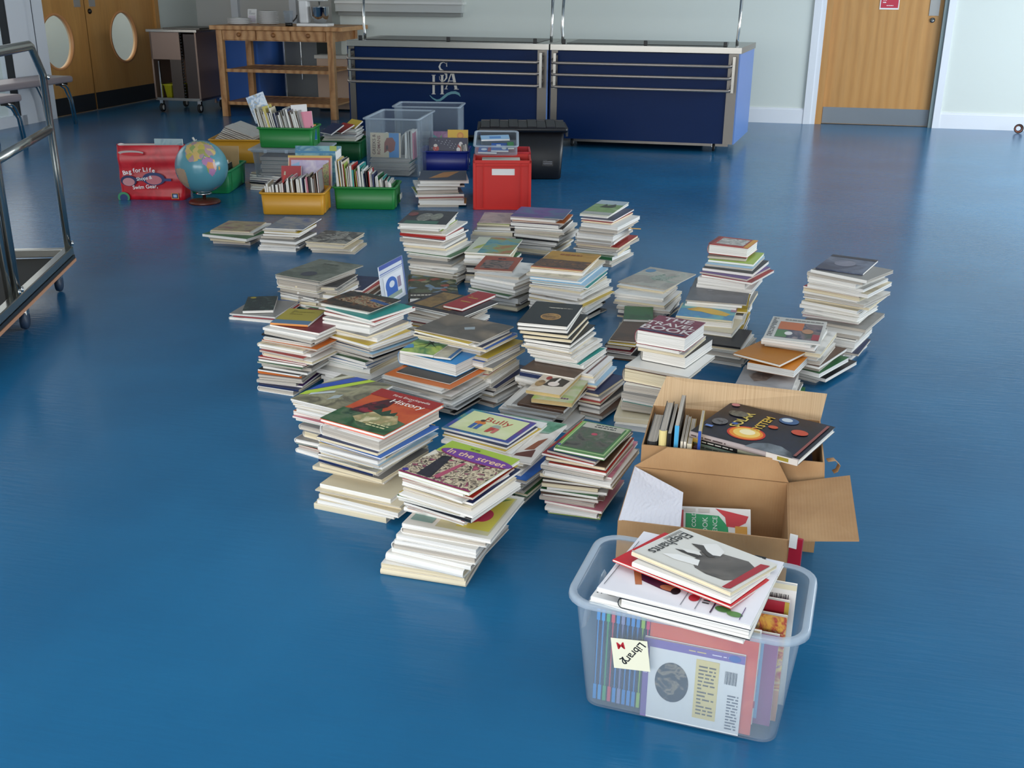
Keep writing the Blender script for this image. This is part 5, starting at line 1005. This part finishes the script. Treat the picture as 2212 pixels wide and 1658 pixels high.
# right door
d1 = MB(); d1.box((.90, V+.06, .005), (2.05, V+.105, 2.03), OAK); d1 = struct(rbuild(d1, 'door_1'))
b = MB(); b.box((.91, V+.055, .01), (2.04, V+.06, .185), mat('767d84', .4, .6)); q = b.build('kick_plate', d1)
b = MB(); b.box((1.90, V+.053, 1.165), (2.00, V+.06, 1.40), mat('9a9a98', .4, .5)); b.build('push_plate', d1)
b = MB(); b.lathe([(0, 0), (.026, 0), (.026, .012), (0, .012)], mat('8a8a88', .3, .9), 20, Matrix.Translation((1.945, V+.06, 1.12)) @ Matrix.Rotation(pi/2, 4, 'X')); b.build('lock_cylinder', d1)
b = MB(); b.box((0, -.004, 0), (.20, 0, .20), mat('e9e4e4', .5)); art_on(b, [('R', .05, .08, .95, 1, 'c02440'), ('L', .2, .62, .85, .85, 2, 'f0e4e6'), ('L', .15, .3, .9, .55, 2, 'f0e4e6'), ('L', .35, .16, .7, .24, 1, 'f0e4e6')], .2, .2, Matrix.Translation((0, -.004, 0)) @ Matrix.Rotation(pi/2, 4, 'X'))
s_ = tag(b.build('door_sign'), 'small red and white notice on the right hand wooden door', 'sign'); s_.matrix_world = room(1.385, V+.058, 1.222)
# double doors on the left, with round windows
def door_leaf(name, v0, v1, vc, zc, r):
    mb = MB(); n = 48; U = -7.5
    for u, s in ((U, 1), (U-.045, -1)):
        circ = [(u, vc + r*cos(2*pi*k/n), zc + r*sin(2*pi*k/n)) for k in range(n)]; out = []
        for k in range(n):
            a = 2*pi*k/n; cx, sx = cos(a), sin(a); ts = []
            if cx > 1e-6: ts.append((v1-vc)/cx)
            if cx < -1e-6: ts.append((v0-vc)/cx)
            if sx > 1e-6: ts.append((2.12-zc)/sx)
            if sx < -1e-6: ts.append((.005-zc)/sx)
            q_ = min(ts); out.append((u, vc + q_*cx, zc + q_*sx))
        fs = [(k, (k+1) % n, n+(k+1) % n, n+k) for k in range(n)]
        mb.add(circ + out, fs, OAK)
        crn = [(u, v0, .005), (u, v1, .005), (u, v1, 2.12), (u, v0, 2.12)]   # corners
        for c in crn:
            ks = [k for k in range(n) if (abs(out[k][1]-c[1]) < 1e-3 and abs(out[(k+1) % n][2]-c[2]) < 1e-3) or (abs(out[k][2]-c[2]) < 1e-3 and abs(out[(k+1) % n][1]-c[1]) < 1e-3)]
            for k in ks: mb.add([out[k], out[(k+1) % n], c], [(0, 1, 2)], OAK)
    mb.loops([[(U-.045, vc + r*cos(2*pi*k/n), zc + r*sin(2*pi*k/n)) for k in range(n)], [(U, vc + r*cos(2*pi*k/n), zc + r*sin(2*pi*k/n)) for k in range(n)]], mat('e0b080', .5))
    o = struct(rbuild(mb, name))
    mb = MB(); mb.loops([[(x, vc + rr*cos(2*pi*k/n), zc + rr*sin(2*pi*k/n)) for k in range(n)] for x, rr in ((U, r+.022), (U+.01, r+.018), (U+.01, r-.004), (U-.02, r-.006))], mat('c98c58', .45)); mb.build('window_bead', o)
    mb = MB(); mb.add([(U-.022, vc + r*cos(2*pi*k/n), zc + r*sin(2*pi*k/n)) for k in range(n)], [tuple(range(n))], GLASS); mb.build('pane', o)
    mb = MB(); mb.box((U, v0+.01, .01), (U+.004, v1-.01, .2), mat('3c3d40', .4, .6)); mb.build('kick_plate', o)
    return o
dA_ = door_leaf('door_2', 10.86, 11.70, 11.10, .80, .285); dB_ = door_leaf('door_3', 11.71, 13.22, 12.47, .80, .285)
for d_, vv in ((dA_, 11.56), (dB_, 11.86)):
    b = MB(); b.box((-7.5, vv-.06, 1.16), (-7.492, vv+.06, 1.42), mat('a8a29c', .45, .4)); b.build('push_plate', d_)
b = MB(); b.lathe([(0, 0), (.03, 0), (.03, .015), (.012, .03), (0, .03)], mat('3a3430', .4, .8), 16, Matrix.Translation((-7.5, 11.79, 1.11)) @ Matrix.Rotation(pi/2, 4, 'Y')); b.build('lock_cylinder', dB_)
b = MB(); b.box((-7.56, 10.80, 0), (-7.46, 10.855, 2.15), WHITE); b.box((-7.60, 13.225, 0), (-7.47, 13.32, 2.15), OAK)
struct(rbuild(b, 'trim_3'))
# corridor behind the doors
b = MB(); b.box((-9.0, 10.3, 0), (-8.9, 14.5, 2.8), mat('cfd6d2', .7)); b.box((-8.9, 10.25, 0), (-7.62, 10.3, 2.8), WALL); b.box((-8.9, 10.3, 2.7), (-7.62, 14.4, 2.75), WALL); struct(rbuild(b, 'wall_corridor'))
ex = thing('fire_extinguisher', room(-8.72, 11.90, .50), 'red fire extinguisher seen through the left round door window', 'fire extinguisher')
b = MB(); b.lathe([(0, 0), (.075, 0), (.082, .02), (.082, .40), (.06, .455), (.025, .48), (0, .48)], mat('b81420', .3), 24, cap=False); b.build('cylinder', ex)
b = MB(); b.lathe([(.022, .47), (.022, .52), (0, .52)], CHROME, 12); b.tube([(0, 0, .52), (.06, 0, .56), (.12, 0, .55)], .009, BLACK, 6); b.tube([(0, 0, .50), (.07, 0, .50)], .008, BLACK, 6); b.build('valve', ex)
b = MB(); b.tube([(0, 0, .50), (-.05, -.06, .52), (-.06, -.10, .40), (-.06, -.095, .1)], .010, BLACK, 8); b.build('hose', ex)
b = MB(); b.loops([[(.0835*cos(radians(a)), .0835*sin(radians(a)), z) for a in range(-60, 31, 10)] for z in (.16, .34)], mat('e2dada', .5)); b.build('label_plate', ex)
# window_1 in the left wall
b = MB(); F_ = WHITE
b.box((-7.60, 10.22, 0), (-7.44, 10.52, 2.5), F_); b.box((-7.56, 10.52, 0), (-7.46, 10.80, 2.5), F_); b.box((-7.60, 6.0, 0), (-7.44, 10.3, .10), F_); b.box((-7.60, 6.0, 2.42), (-7.44, 10.3, 2.5), F_)
b.box((-7.60, 6.0, 0), (-7.44, 6.1, 2.5), F_); b.box((-7.58, 8.1, .1), (-7.46, 8.2, 2.42), F_)
w1 = struct(rbuild(b, 'window_1'))
b = MB(); b.box((-7.53, 10.20, .1), (-7.45, 10.225, 2.42), mat('1c2024', .5)); b.box((-7.465, 10.655, 0), (-7.455, 10.662, 2.5), mat('3a4048', .5)); b.build('gasket', w1)
b = MB(); b.box((-7.535, 6.1, .1), (-7.53, 10.2, 2.42), GLASS); b.build('pane', w1)
br = mat('b08878', .85, key='brick'); bb = br.node_tree.nodes['Principled BSDF']; tk = nd(br, 'ShaderNodeTexBrick'); tk.inputs['Scale'].default_value = 4.4
tk.inputs['Color1'].default_value = lin('c49a88'); tk.inputs['Color2'].default_value = lin('a87866'); tk.inputs['Mortar'].default_value = lin('d8cdc4'); t2 = nd(br, 'ShaderNodeTexCoord')
mp2 = nd(br, 'ShaderNodeMapping'); mp2.inputs['Rotation'].default_value = (0, pi/2, pi/2); lk(br, t2.outputs['Object'], mp2.inputs[0]); lk(br, mp2.outputs[0], tk.inputs['Vector']); lk(br, tk.outputs[0], bb.inputs['Base Color'])
b = MB(); b.box((-10.6, 2, -.2), (-10.4, 15, 1.9), br); struct(rbuild(b, 'wall_outside'))
b = MB(); b.box((-10.4, 2, -.25), (-9.0, 15, -.15), mat('8a8780', .9)); b.box((-9.0, 2, -.25), (-7.62, 10.2, -.101), mat('8a8780', .9)); struct(rbuild(b, 'ground'))
# right and rear window frames (they light the room)
b = MB()
for k in range(6): b.box((5.22, 1.8 + k*1.96 - .03, .8), (5.32, 1.8 + k*1.96 + .03, 2.75), F_)
b.box((5.15, 1.8, .76), (5.4, 11.6, .8), F_); w2 = struct(rbuild(b, 'window_2')); b = MB(); b.box((5.26, 1.8, .8), (5.265, 11.6, 2.75), GLASS); b.build('pane', w2)
b = MB()
for k in range(6): b.box((-5.2 + k*1.88 - .03, -3.95, .7), (-5.2 + k*1.88 + .03, -3.88, 2.85), F_)
w3 = struct(rbuild(b, 'window_3')); b = MB(); b.box((-5.2, -3.92, .7), (4.2, -3.915, 2.85), GLASS); b.build('pane', w3)
# ledge with a shutter on the back wall
b = MB(); b.box((-4.75, V-.14, 1.13), (-3.22, V, 1.42), mat('bdbfbc', .6)); b.box((-4.75, V-.17, 1.22), (-3.20, V, 1.245), mat('d6d6d2', .6)); b.box((-4.73, V-.10, 1.085), (-3.24, V, 1.13), mat('8b8d8a', .6)); struct(rbuild(b, 'trim_4'))  # lowest box is the shadow under the ledge, put in as darker grey
# ---------------------------------------------------------------- serving counters
NAVY = mat('05224c', .38, spec=.12); NAVY_LIT = mat('587cb8', .35)  # paler blue: light from the right put into the end panel colour
def counter(label, u0, u1, flare):
    o = thing('serving_counter', room((u0+u1)/2, 10.6), label, 'serving counter', 'blue mobile serving counters'); w = (u1-u0)/2; c = .5
    b = MB(); b.box((-w+.06, -c+.01, .085), (w-.10, -c+.03, .875), NAVY); fp = b.build('front_panel', o)
    for s in (-1, 1):
        b = MB(); k = flare if s > 0 else 0
        q8 = [(s*w - .012 + dx + (k if y > 0 else 0), y, z) for z in (.085, .88) for dx, y in ((0, -c+.0), (.012, -c+.0), (.012, c-.01), (0, c-.01))]
        b.add(q8, [(0,3,2,1),(4,5,6,7),(0,1,5,4),(1,2,6,5),(2,3,7,6),(3,0,4,7)], NAVY_LIT if s > 0 else NAVY); b.build('end_panel', o)
        b = MB(); x0, x1 = (s*w-.1, s*w-.012) if s > 0 else (-w, -w+.06); b.box((x0, -c, .085), (x1, -c+.05, .88), STEELD); b.build('corner_post', o)
    b = MB(); b.box((-w, c-.03, .085), (w, c-.01, .88), STEELD); b.build('back_panel', o)
    b = MB(); b.add([(x, y, z) for z in (.88, .935) for x, y in ((-w-.01, -c-.02), (w+.01, -c-.02), (w+.01+flare, c+.02), (-w-.01, c+.02))], [(0,3,2,1),(4,5,6,7),(0,1,5,4),(1,2,6,5),(2,3,7,6),(3,0,4,7)], STEEL); b.box((-w+.12, -c+.12, .936), (w-.12, c-.12, .941), mat('5c5a57', .35, .8)); b.build('worktop', o, .004)
    b = MB(); b.box((-w+.05, -c+.1, .05), (w-.05, c-.05, .085), STEELD); b.build('base_frame', o)
    b = MB(); b.box((-w+.15, c-.25, .0), (w-.3, c-.2, .06), mat('6a655e', .7)); b.build('plinth', o)
    for z in (.775, .672, .565):
        b = MB(); y = -c-.10; b.tube([(-w+.03, -c, z+.03), (-w+.03, y, z+.028), (-w+.03, y-.01, z), (-w+.06, y-.01, z), (w-.09, y-.01, z), (w-.06, y, z+.01), (w-.055, -c, z+.045)], .014, mat('a39890', .36, .8), 8); b.build('tray_rail', o)
    for s in (-1, 1):
        b = MB(); x = s*w - s*.05; b.box((x-.012, -c-.115, .55), (x+.012, -c-.10, .85), STEEL); b.box((x-.012, -c-.11, .84), (x+.012, -c, .86), STEEL); b.build('rail_bracket', o)
    for x in (-w+.2, w-.18):
        for y in (-c+.12, c-.15):
            b = MB(); b.lathe([(0, -.012), (.042, -.012), (.045, 0), (.042, .012), (0, .012)], RUBBER, 18, Matrix.Translation((x, y, .045)) @ Matrix.Rotation(pi/2, 4, 'Y')); b.box((x-.018, y-.02, .045), (x-.014, y+.02, .09), CHROME)
            b.lathe([(0, -.014), (.022, -.014), (.022, .014), (0, .014)], mat('b8b6b4', .4), 14, Matrix.Translation((x, y, .045)) @ Matrix.Rotation(pi/2, 4, 'Y')); b.build('castor', o)
    for s in (-1, 1):
        x = s*w - s*.04
        b = MB(); b.tube([(x, -c+.38, .935), (x, -c+.38, .99), (x + .006*s, -c+.375, 1.05), (x+.012, -c+.36, 1.5)], .014, CHROME, 10); b.build('gantry_post', o)
    b = MB(); b.box((-w+.02, -c+.22, 1.335), (w-.02, -c+.55, 1.345), CLEARRIM); b.box((-w+.02, -c+.2, 1.33), (w-.02, -c+.215, 1.352), mat('b8b6a0', .3)); b.build('gantry_shelf', o)
    for x in (-w+.10, 0, w-.14):
        b = MB(); b.box((x-.016, -c+.06, .935), (x+.016, -c+.09, .975), BLACK); b.build('clip', o, .003)
    return o, fp
c1, fp1 = counter('navy serving counter with white monogram and teal wave, left of the pair', -3.72, -1.775, 0)
c2, fp2 = counter('navy serving counter with light painted into its end panel, right of the pair', -1.745, -.035, .125)
LW = mat('c8c4bc', .45); mb = MB(); Mf = Matrix.Translation((-(-3.72-1.775)/2*0, 0, 0))
uc = (-3.72-1.775)/2
def LP(u, z): return (u - uc, -.4935, z)
def poly(pts, m): mb.add([LP(*p) for p in pts], [tuple(range(len(pts)))], m)
def strokepath(pts, ws, m):
    L, R = [], []
    for i, p in enumerate(pts):
        a = Vector(pts[max(0, i-1)]); c = Vector(pts[min(len(pts)-1, i+1)]); d = (c-a).normalized(); n_ = Vector((-d.y, d.x)); wv = ws[i] if isinstance(ws, list) else ws
        L.append(Vector(p) + n_*wv/2); R.append(Vector(p) - n_*wv/2)
    for i in range(len(pts)-1): mb.add([LP(*L[i]), LP(*L[i+1]), LP(*R[i+1]), LP(*R[i])], [(0, 1, 2, 3)], m)
def px2(x, y):   # logo crop pixel (1658 px over 120 photo px, origin 900,110) -> u, z on the counter panel
    X = 900 + x/13.817; Y = 110 + y/13.817
    d = FW*FPX + RT*(X-1106) - UP*(Y-829); k = 10.11 / d.dot(E2); p = Vector((0, 0, EYE)) + d*k
    return (p.dot(E1), p.z)
def q_(*a): return [px2(x, y) for x, y in a]
strokepath(q_((900, 470), (890, 380), (800, 330), (720, 370), (680, 470), (720, 560), (820, 620), (890, 700), (895, 800), (830, 890), (740, 905), (690, 850), (680, 750)), [.003, .004, .006, .012, .018, .020, .022, .020, .016, .010, .006, .004, .003], LW)
poly(q_((905, 320), (915, 470), (880, 460), (890, 400)), LW)
for x in (510, 765):
    poly(q_((x-35, 720), (x+35, 720), (x+35, 1280), (x-35, 1280)), LW)
    for y in (712, 1275): poly(q_((x-60, y), (x+60, y), (x+60, y+16), (x-60, y+16)), LW)
poly(q_((540, 985), (740, 985), (740, 1015), (540, 1015)), LW)
strokepath(q_((1065, 600), (1180, 1130)), .026, LW); strokepath(q_((1050, 620), (875, 1125)), .010, LW)
poly(q_((940, 885), (1130, 885), (1130, 905), (940, 905)), LW)
poly(q_((1120, 1130), (1260, 1130), (1260, 1150), (1120, 1150)), LW); poly(q_((830, 1125), (930, 1125), (930, 1142), (830, 1142)), LW)
TW = mat('5a8e98', .45)
strokepath(q_((390, 1320), (480, 1410), (600, 1475), (700, 1465), (800, 1390), (920, 1290), (1040, 1245), (1160, 1240), (1260, 1280), (1310, 1360)), [.004, .012, .018, .022, .024, .024, .024, .026, .022, .004], TW)
mb.build('monogram', fp1)
# ---------------------------------------------------------------- wooden island table
tbm = room(-5.11, 11.93)
tbl = thing('kitchen_table', tbm, 'wooden kitchen work table with three drawers and slatted shelf', 'table')
w, c = .69, .40
b = MB(); b.box((-w-.06, -c-.03, .945), (w+.12, c+.03, .99), BEECH); b.build('tabletop', tbl, .004)
for sx in (-1, 1):
    for sy in (-1, 1): b = MB(); x, y = sx*(w-.035), sy*(c-.035); b.box((x-.035, y-.035, 0), (x+.035, y+.035, .945), BEECH); b.build('leg', tbl, .003)
b = MB(); b.box((-w+.07, -c+.02, .83), (w-.07, -c+.035, .945), BEECH); b.box((-w+.07, c-.035, .83), (w-.07, c-.02, .945), BEECH); b.box((-w+.02, -c+.07, .83), (-w+.035, c-.07, .945), BEECH); b.box((w-.035, -c+.07, .83), (w-.02, c-.07, .945), BEECH); b.build('apron', tbl)
for i in range(3):
    x0 = -w+.075 + i*.41; b = MB(); b.box((x0, -c+.005, .84), (x0+.395, -c+.02, .94), BEECH); d_ = b.build('drawer', tbl, .003)
    b = MB(); b.lathe([(0, 0), (.02, 0), (.024, .012), (.012, .022), (0, .022)], mat('8a5a30', .4), 14, Matrix.Translation((x0+.2, -c+.005, .895)) @ Matrix.Rotation(pi/2, 4, 'X')); b.build('knob', d_)
for z, n in ((.49, 9), (.13, 1)):
    b = MB(); b.box((-w+.03, -c+.03, z), (w-.03, -c+.06, z+.035), BEECH); b.box((-w+.03, c-.06, z), (w-.03, c-.03, z+.035), BEECH)
    if n > 1:
        for k in range(22): x = -w+.06 + k*.0575; b.box((x, -c+.06, z+.012), (x+.042, c-.06, z+.028), BEECH)
    else: b.box((-w+.03, -c+.06, z+.012), (w-.03, c-.06, z+.03), BEECH)
    b.build('shelf', tbl)
WP = mat('d6d6d6', .25)
def plates(u, v, r, n, lab):
    for k in range(n):
        b = MB(); b.lathe([(0, .004), (r*.55, .004), (r*.6, 0), (r, .011), (r, .014), (r*.6, .006), (0, .006)], WP, 28, cap=False)
        o = tag(b.build('plate'), lab(k, n), 'plate', 'dinner plates on the wooden table'); o.matrix_world = room(u, v,   .991 + k*.0095)
plates(-5.64, 11.82, .135, 7, lambda k, n: 'white plate, %s of the lower, wider pile on the wooden table' % ('topmost' if k == n-1 else ORD[n-1-k] + ' from the top'))
plates(-5.34, 11.95, .115, 15, lambda k, n: 'white plate, %s in the taller plate pile on the wooden table' % ('topmost' if k == n-1 else ORD[n-1-k] + ' from the top'))
mx_ = thing('stand_mixer', room(-4.70, 11.72, .991), 'white stand mixer with steel bowl on the wooden table', 'mixer')
b = MB(); b.box((-.17, -.11, 0), (.19, .11, .03), mat('e6e6e6', .3)); b.build('base', mx_, .008)
b = MB(); b.box((-.16, -.05, .03), (-.05, .05, .28), mat('dedede', .3)); b.box((-.17, -.06, .26), (.16, .06, .36), mat('e0e0e0', .3)); b.build('body', mx_, .02)
b = MB(); b.lathe([(.0, .035), (.05, .035), (.07, .05), (.10, .11), (.105, .20), (.107, .205), (.10, .2), (.065, .055), (0, .045)], mat('c4c4c4', .08, 1), 32, Matrix.Translation((.07, 0, 0)), cap=False); b.build('bowl', mx_)
b = MB(); b.tube([(.07, 0, .26), (.07, 0, .10)], .01, CHROME, 8); b.build('beater', mx_)
jg = thing('measuring_jug', room(-4.95, 11.60, .991), 'clear jug with dark base at the left of the mixer', 'jug')
b = MB(); b.lathe([(0, .035), (.045, .035), (.055, .16), (.052, .16), (.042, .04), (0, .04)], CLEARFAR, 20, cap=False); b.build('cup', jg)
b = MB(); b.lathe([(0, 0), (.04, 0), (.04, .035), (0, .035)], BLACK, 16); b.tube([(.05, 0, .05), (.09, 0, .09), (.10, 0, .12)], .008, BLACK, 6); b.build('base', jg)
b = MB(); b.box((0, 0, 0), (.11, .006, .16), mat('dcdcdc', .6)); art_on(b, [('R', .1, .1, .9, .55, 'c8c0cc'), ('L', .15, .6, .85, .9, 4, '8a8a90')], .11, .16, Matrix.Rotation(pi/2, 4, 'X'))
o = tag(b.build('menu_card'), 'white printed card propped behind the plates', 'card'); o.matrix_world = room(-5.72, 12.2, .991) @ Matrix.Rotation(radians(-10), 4, 'X')
b = MB(); b.lathe([(0, 0), (.12, 0), (.12, .14), (.115, .14), (.115, .005), (0, .005)], mat('d6d4ce', .5), 20, cap=False); o = tag(b.build('storage_tub'), 'small cream tub at the left end of the wooden table', 'tub'); o.matrix_world = room(-5.72, 11.95, .991) @ Matrix.Scale(.5, 4)
# things standing behind the table
def cabinet(name, label, u0, u1, v0, v1, h, m, cat, parts=()):
    o = thing(name, room((u0+u1)/2, (v0+v1)/2), label, cat); b = MB(); b.box((-(u1-u0)/2, -(v1-v0)/2, .02), ((u1-u0)/2, (v1-v0)/2, h), m); b.build('body', o, .004)
    for nm, a, c_, mt in parts: b = MB(); b.box(a, c_, mt); b.build(nm, o, .002)
    return o
cabinet('steel_cabinet', 'tall grey steel unit standing behind the wooden table', -5.62, -5.20, 13.0, 13.5, .86, mat('6e7172', .4, .4), 'cabinet', [('edge_strip', (-.23, -.27, .02), (-.21, -.25, .86), CHROME), ('door_handle', (.0, -.27, .3), (.012, -.255, .8), CHROME)])
cabinet('white_cupboard', 'pale cupboard with grey top seen through the wooden table', -4.98, -4.30, 12.42, 12.60, .60, mat('c2a894', .6), 'cupboard', [('top', (-.36, -.11, .60), (.36, .10, .64), mat('c8c8c2', .5))])
b = MB(); b.lathe([(0, 0), (.05, 0), (.055, .03), (.03, .09), (.035, .14), (0, .15)], BLACK, 16, cap=False); o = tag(b.build('tape_dispenser'), 'small black and green object on the pale cupboard top', 'dispenser'); o.matrix_world = room(-4.42, 12.46, .641)
b = MB(); b.box((-.08, -.04, 0), (.08, .0, .03), mat('2a7a5c', .5)); b.build('green_base', o)
# steel trolley with hatch and blue end unit
st = thing('hot_cupboard_trolley', room(-6.42, 12.02), 'stainless steel kitchen trolley with yellow tubs inside, on castors', 'trolley'); w, c = .29, .33
DS = mat('8a7468', .38, .55)
b = MB(); b.box((-w-.03, -c-.02, .90), (w+.02, c, .93), STEEL); b.box((-w+.12, -c+.1, .93), (w, c, .945), STEELD); b.build('top', st, .003)
b = MB(); b.box((-w, -c, .60), (.08, -c+.02, .90), DS); b.box((-.06, -c, .17), (.08, -c+.02, .60), mat('4a403a', .4, .4)); b.box((-w, -c, .15), (-w+.02, c, .90), DS); b.box((-w, c-.02, .15), (w, c, .90), DS); b.box((-w, -c, .14), (w, c, .17), STEEL); b.box((w-.02, -c, .15), (w, c, .90), DS); b.build('body', st)
b = MB(); b.box((.13, -c+.0, .17), (w-.02, -c+.02, .88), mat('3a2f2c', .4, .3)); b.build('door', st)
b = MB()
for k in range(22): b.lathe([(0, 0), (.012, 0), (.012, .02), (0, .02)], BLACK, 6, Matrix.Translation((.10, -c-.004, .18 + k*.033)))
b.build('door_seal', st)
b = MB(); b.box((-w+.07, -c+.01, .17), (-w+.085, -c+.03, .58), CHROME); b.build('inner_rail', st)
for x in (-w+.05, w-.05):
    for y in (-c+.05, c-.05):
        b = MB(); b.lathe([(0, -.014), (.05, -.014), (.055, 0), (.05, .014), (0, .014)], RUBBER, 18, Matrix.Translation((x, y, .056)) @ Matrix.Rotation(pi/2, 4, 'Y')); b.lathe([(0, -.016), (.03, -.016), (.03, .016), (0, .016)], mat('b0aeaa', .4), 14, Matrix.Translation((x, y, .056)) @ Matrix.Rotation(pi/2, 4, 'Y')); b.box((x-.02, y-.02, .10), (x+.02, y+.02, .14), CHROME); b.build('castor', st)
for k, (x, lb) in enumerate(((-.17, 'yellow tub at left inside the steel trolley'), (-.06, 'yellow tub at right inside the steel trolley'))):
    b = MB(); vessel(b, [(.07, .16, .01, 0), (.10, .2, .012, .13), (.115, .22, .014, .135), (.115, .22, .014, .145), (.095, .19, .012, .145), (.07, .16, .01, .01)], mat('b8b428', .4)); o = tag(b.build('tub'), lb, 'tub', 'yellow tubs in the trolley'); o.matrix_world = room(-6.42 + x, 12.02 - .15, .171)
bu = thing('serving_counter', room(-6.02, 12.82), 'blue-panelled counter end standing between steel trolley and wooden table', 'serving counter')
b = MB(); b.box((-.30, -.40, .07), (.30, .40, .88), mat('3f70c4', .4)); b.build('panel', bu)
b = MB(); b.box((-.33, -.43, .88), (.33, .43, .93), STEEL); b.build('worktop', bu); b = MB(); b.box((-.312, -.412, .05), (-.288, -.39, .90), mat('b49488', .4, .3)); b.build('edge_strip', bu)
b = MB(); b.box((-.26, -.36, .0), (.26, .36, .07), BLACK); b.build('base', bu)
b = MB(); b.box((-6.95, 14.33, 0), (-6.85, 14.4, 2.2), WHITE); b.box((-6.1, 14.33, 0), (-6.0, 14.4, 2.2), WHITE); struct(rbuild(b, 'trim_5'))
# ---------------------------------------------------------------- chrome trolley frame at the left edge
tv = Vector((-2.061, 4.079, 0)) - Vector((-2.216, 5.184, 0)); ty = atan2(tv.y, tv.x)
TM = frame(Vector((-2.225, 5.20, 0)), ty)     # x runs towards the camera, y to the right
tr = thing('chair_trolley', TM, 'chrome tubular trolley frame on castors at the left edge', 'trolley')
CH = mat('a8a8a2', .2, .95)
b = MB(); b.box((-.02, -.02, .16), (1.5, .02, .20), CH); b.box((-.02, -.55, .155), (.02, -.02, .195), CH); b.box((1.46, -.55, .155), (1.5, -.02, .195), CH); b.build('base_rail', tr, .004)
b = MB(); b.box((-.02, -.018, .125), (1.5, .022, .158), mat('2c3438', .35, .5)); b.box((-.02, .0225, .125), (1.5, .026, .140), mat('c08a68', .6)); b.build('side_board', tr)
b = MB(); b.box((.02, -.55, .13), (1.46, -.02, .150), mat('17140f', .7)); b.build('deck', tr)
b = MB(); pts = [(0, 0, .20), (.005, 0, .6), (.012, 0, 1.03), (.03, 0, 1.05), (.14, 0, 1.16), (.17, 0, 1.17), (.80, 0, 1.17), (.83, 0, 1.15), (.86, 0, .9), (.86, 0, .20)]
b.tube(pts, .016, CH, 12, flat=(.017, .022)); b.build('hoop', tr)
b = MB(); b.tube([(.008, 0, .78), (.86, 0, .76)], .015, CH, 10, flat=(.014, .022)); b.build('cross_bar', tr)
b = MB(); b.tube([(.90, -.02, .19), (.88, -.03, .7), (.84, -.03, 1.2)], .016, CH, 10); b.build('inner_post', tr)
for x, z in ((.0, .22), (.012, 1.02), (.86, .22), (.90, .22)):
    b = MB(); b.lathe([(0, 0), (.012, 0), (.013, .006), (0, .01)], CHROME, 12, Matrix.Translation((x, .02, z)) @ Matrix.Rotation(-pi/2, 4, 'X')); b.build('bolt', tr)
for x, y in ((.10, -.04), (1.35, -.04), (.10, -.5), (1.35, -.5), (.72, -.03)):
    b = MB(); b.lathe([(0, -.012), (.04, -.012), (.044, 0), (.04, .012), (0, .012)], mat('2a3a50', .5), 18, Matrix.Translation((x, y, .045)) @ Matrix.Rotation(pi/2, 4, 'X')); b.box((x-.02, y-.018, .07), (x+.02, y+.018, .128), CHROME); b.build('castor', tr)
# ---------------------------------------------------------------- grey benches by the window
GREY = mat('8b8184', .45)
def bench(label, p, yaw, L, Wd, h):
    o = thing('bench', frame(p, yaw), label, 'bench', 'grey benches by the window')
    b = MB(); b.box((-L, 0, h-.065), (0, Wd, h), GREY); b.build('seat', o, .02)
    for x, s in ((-.10, 1), (-L+.25, -1)):
        for y in (.02, Wd-.05):
            b = MB()
            for k in (0, 1):
                q = y + k*.03; b.tube([(x - .10*s - k*.03*s, q, h-.07), (x - .03*s - k*.05*s, q, h-.085), (x + .01*s - k*.02*s, q, h-.12), (x + .06*s, q, .25), (x + .09*s, q, 0)], .011, CHROME, 8)
            b.build('leg', o)
            b = MB(); b.box((x-.14*s if s > 0 else x, y-.01, h-.085), (x if s > 0 else x+.14, y+.04, h-.065), BLACK); b.build('bracket', o)
    return o
bench('long grey bench with paired chrome legs, farther of two', W(-6.95, 10.48), YAW + pi/2, 2.2, .40, .50)
bench('grey bench with paired chrome legs, nearer and partly out of frame', W(-6.45, 8.9), YAW + pi/2, 1.6, .36, .47)
b = MB()
for k in range(3): b.tube([(.05*cos(a + k), -.0, .055 + (.045 - .008*k)*sin(a)) if False else ((.045 - .008*k)*cos(a), .01*k, .05 + (.045 - .008*k)*sin(a)) for a in [2*pi*i/16 for i in range(17)]], .005, [BLACK, mat('a05030', .5), BLACK][k], 6)
o = tag(b.build('cable_coil'), 'small coil of dark cable against the baseboard at right edge', 'cable'); o.matrix_world = room(2.92, 12.40, 0)
STUFF_O = STUFF.build('assorted_books'); STUFF_O['kind'] = 'stuff'; STUFF_O['label'] = 'mass of further books filling trays, boxes and the lower parts of farther piles'; STUFF_O['category'] = 'books'
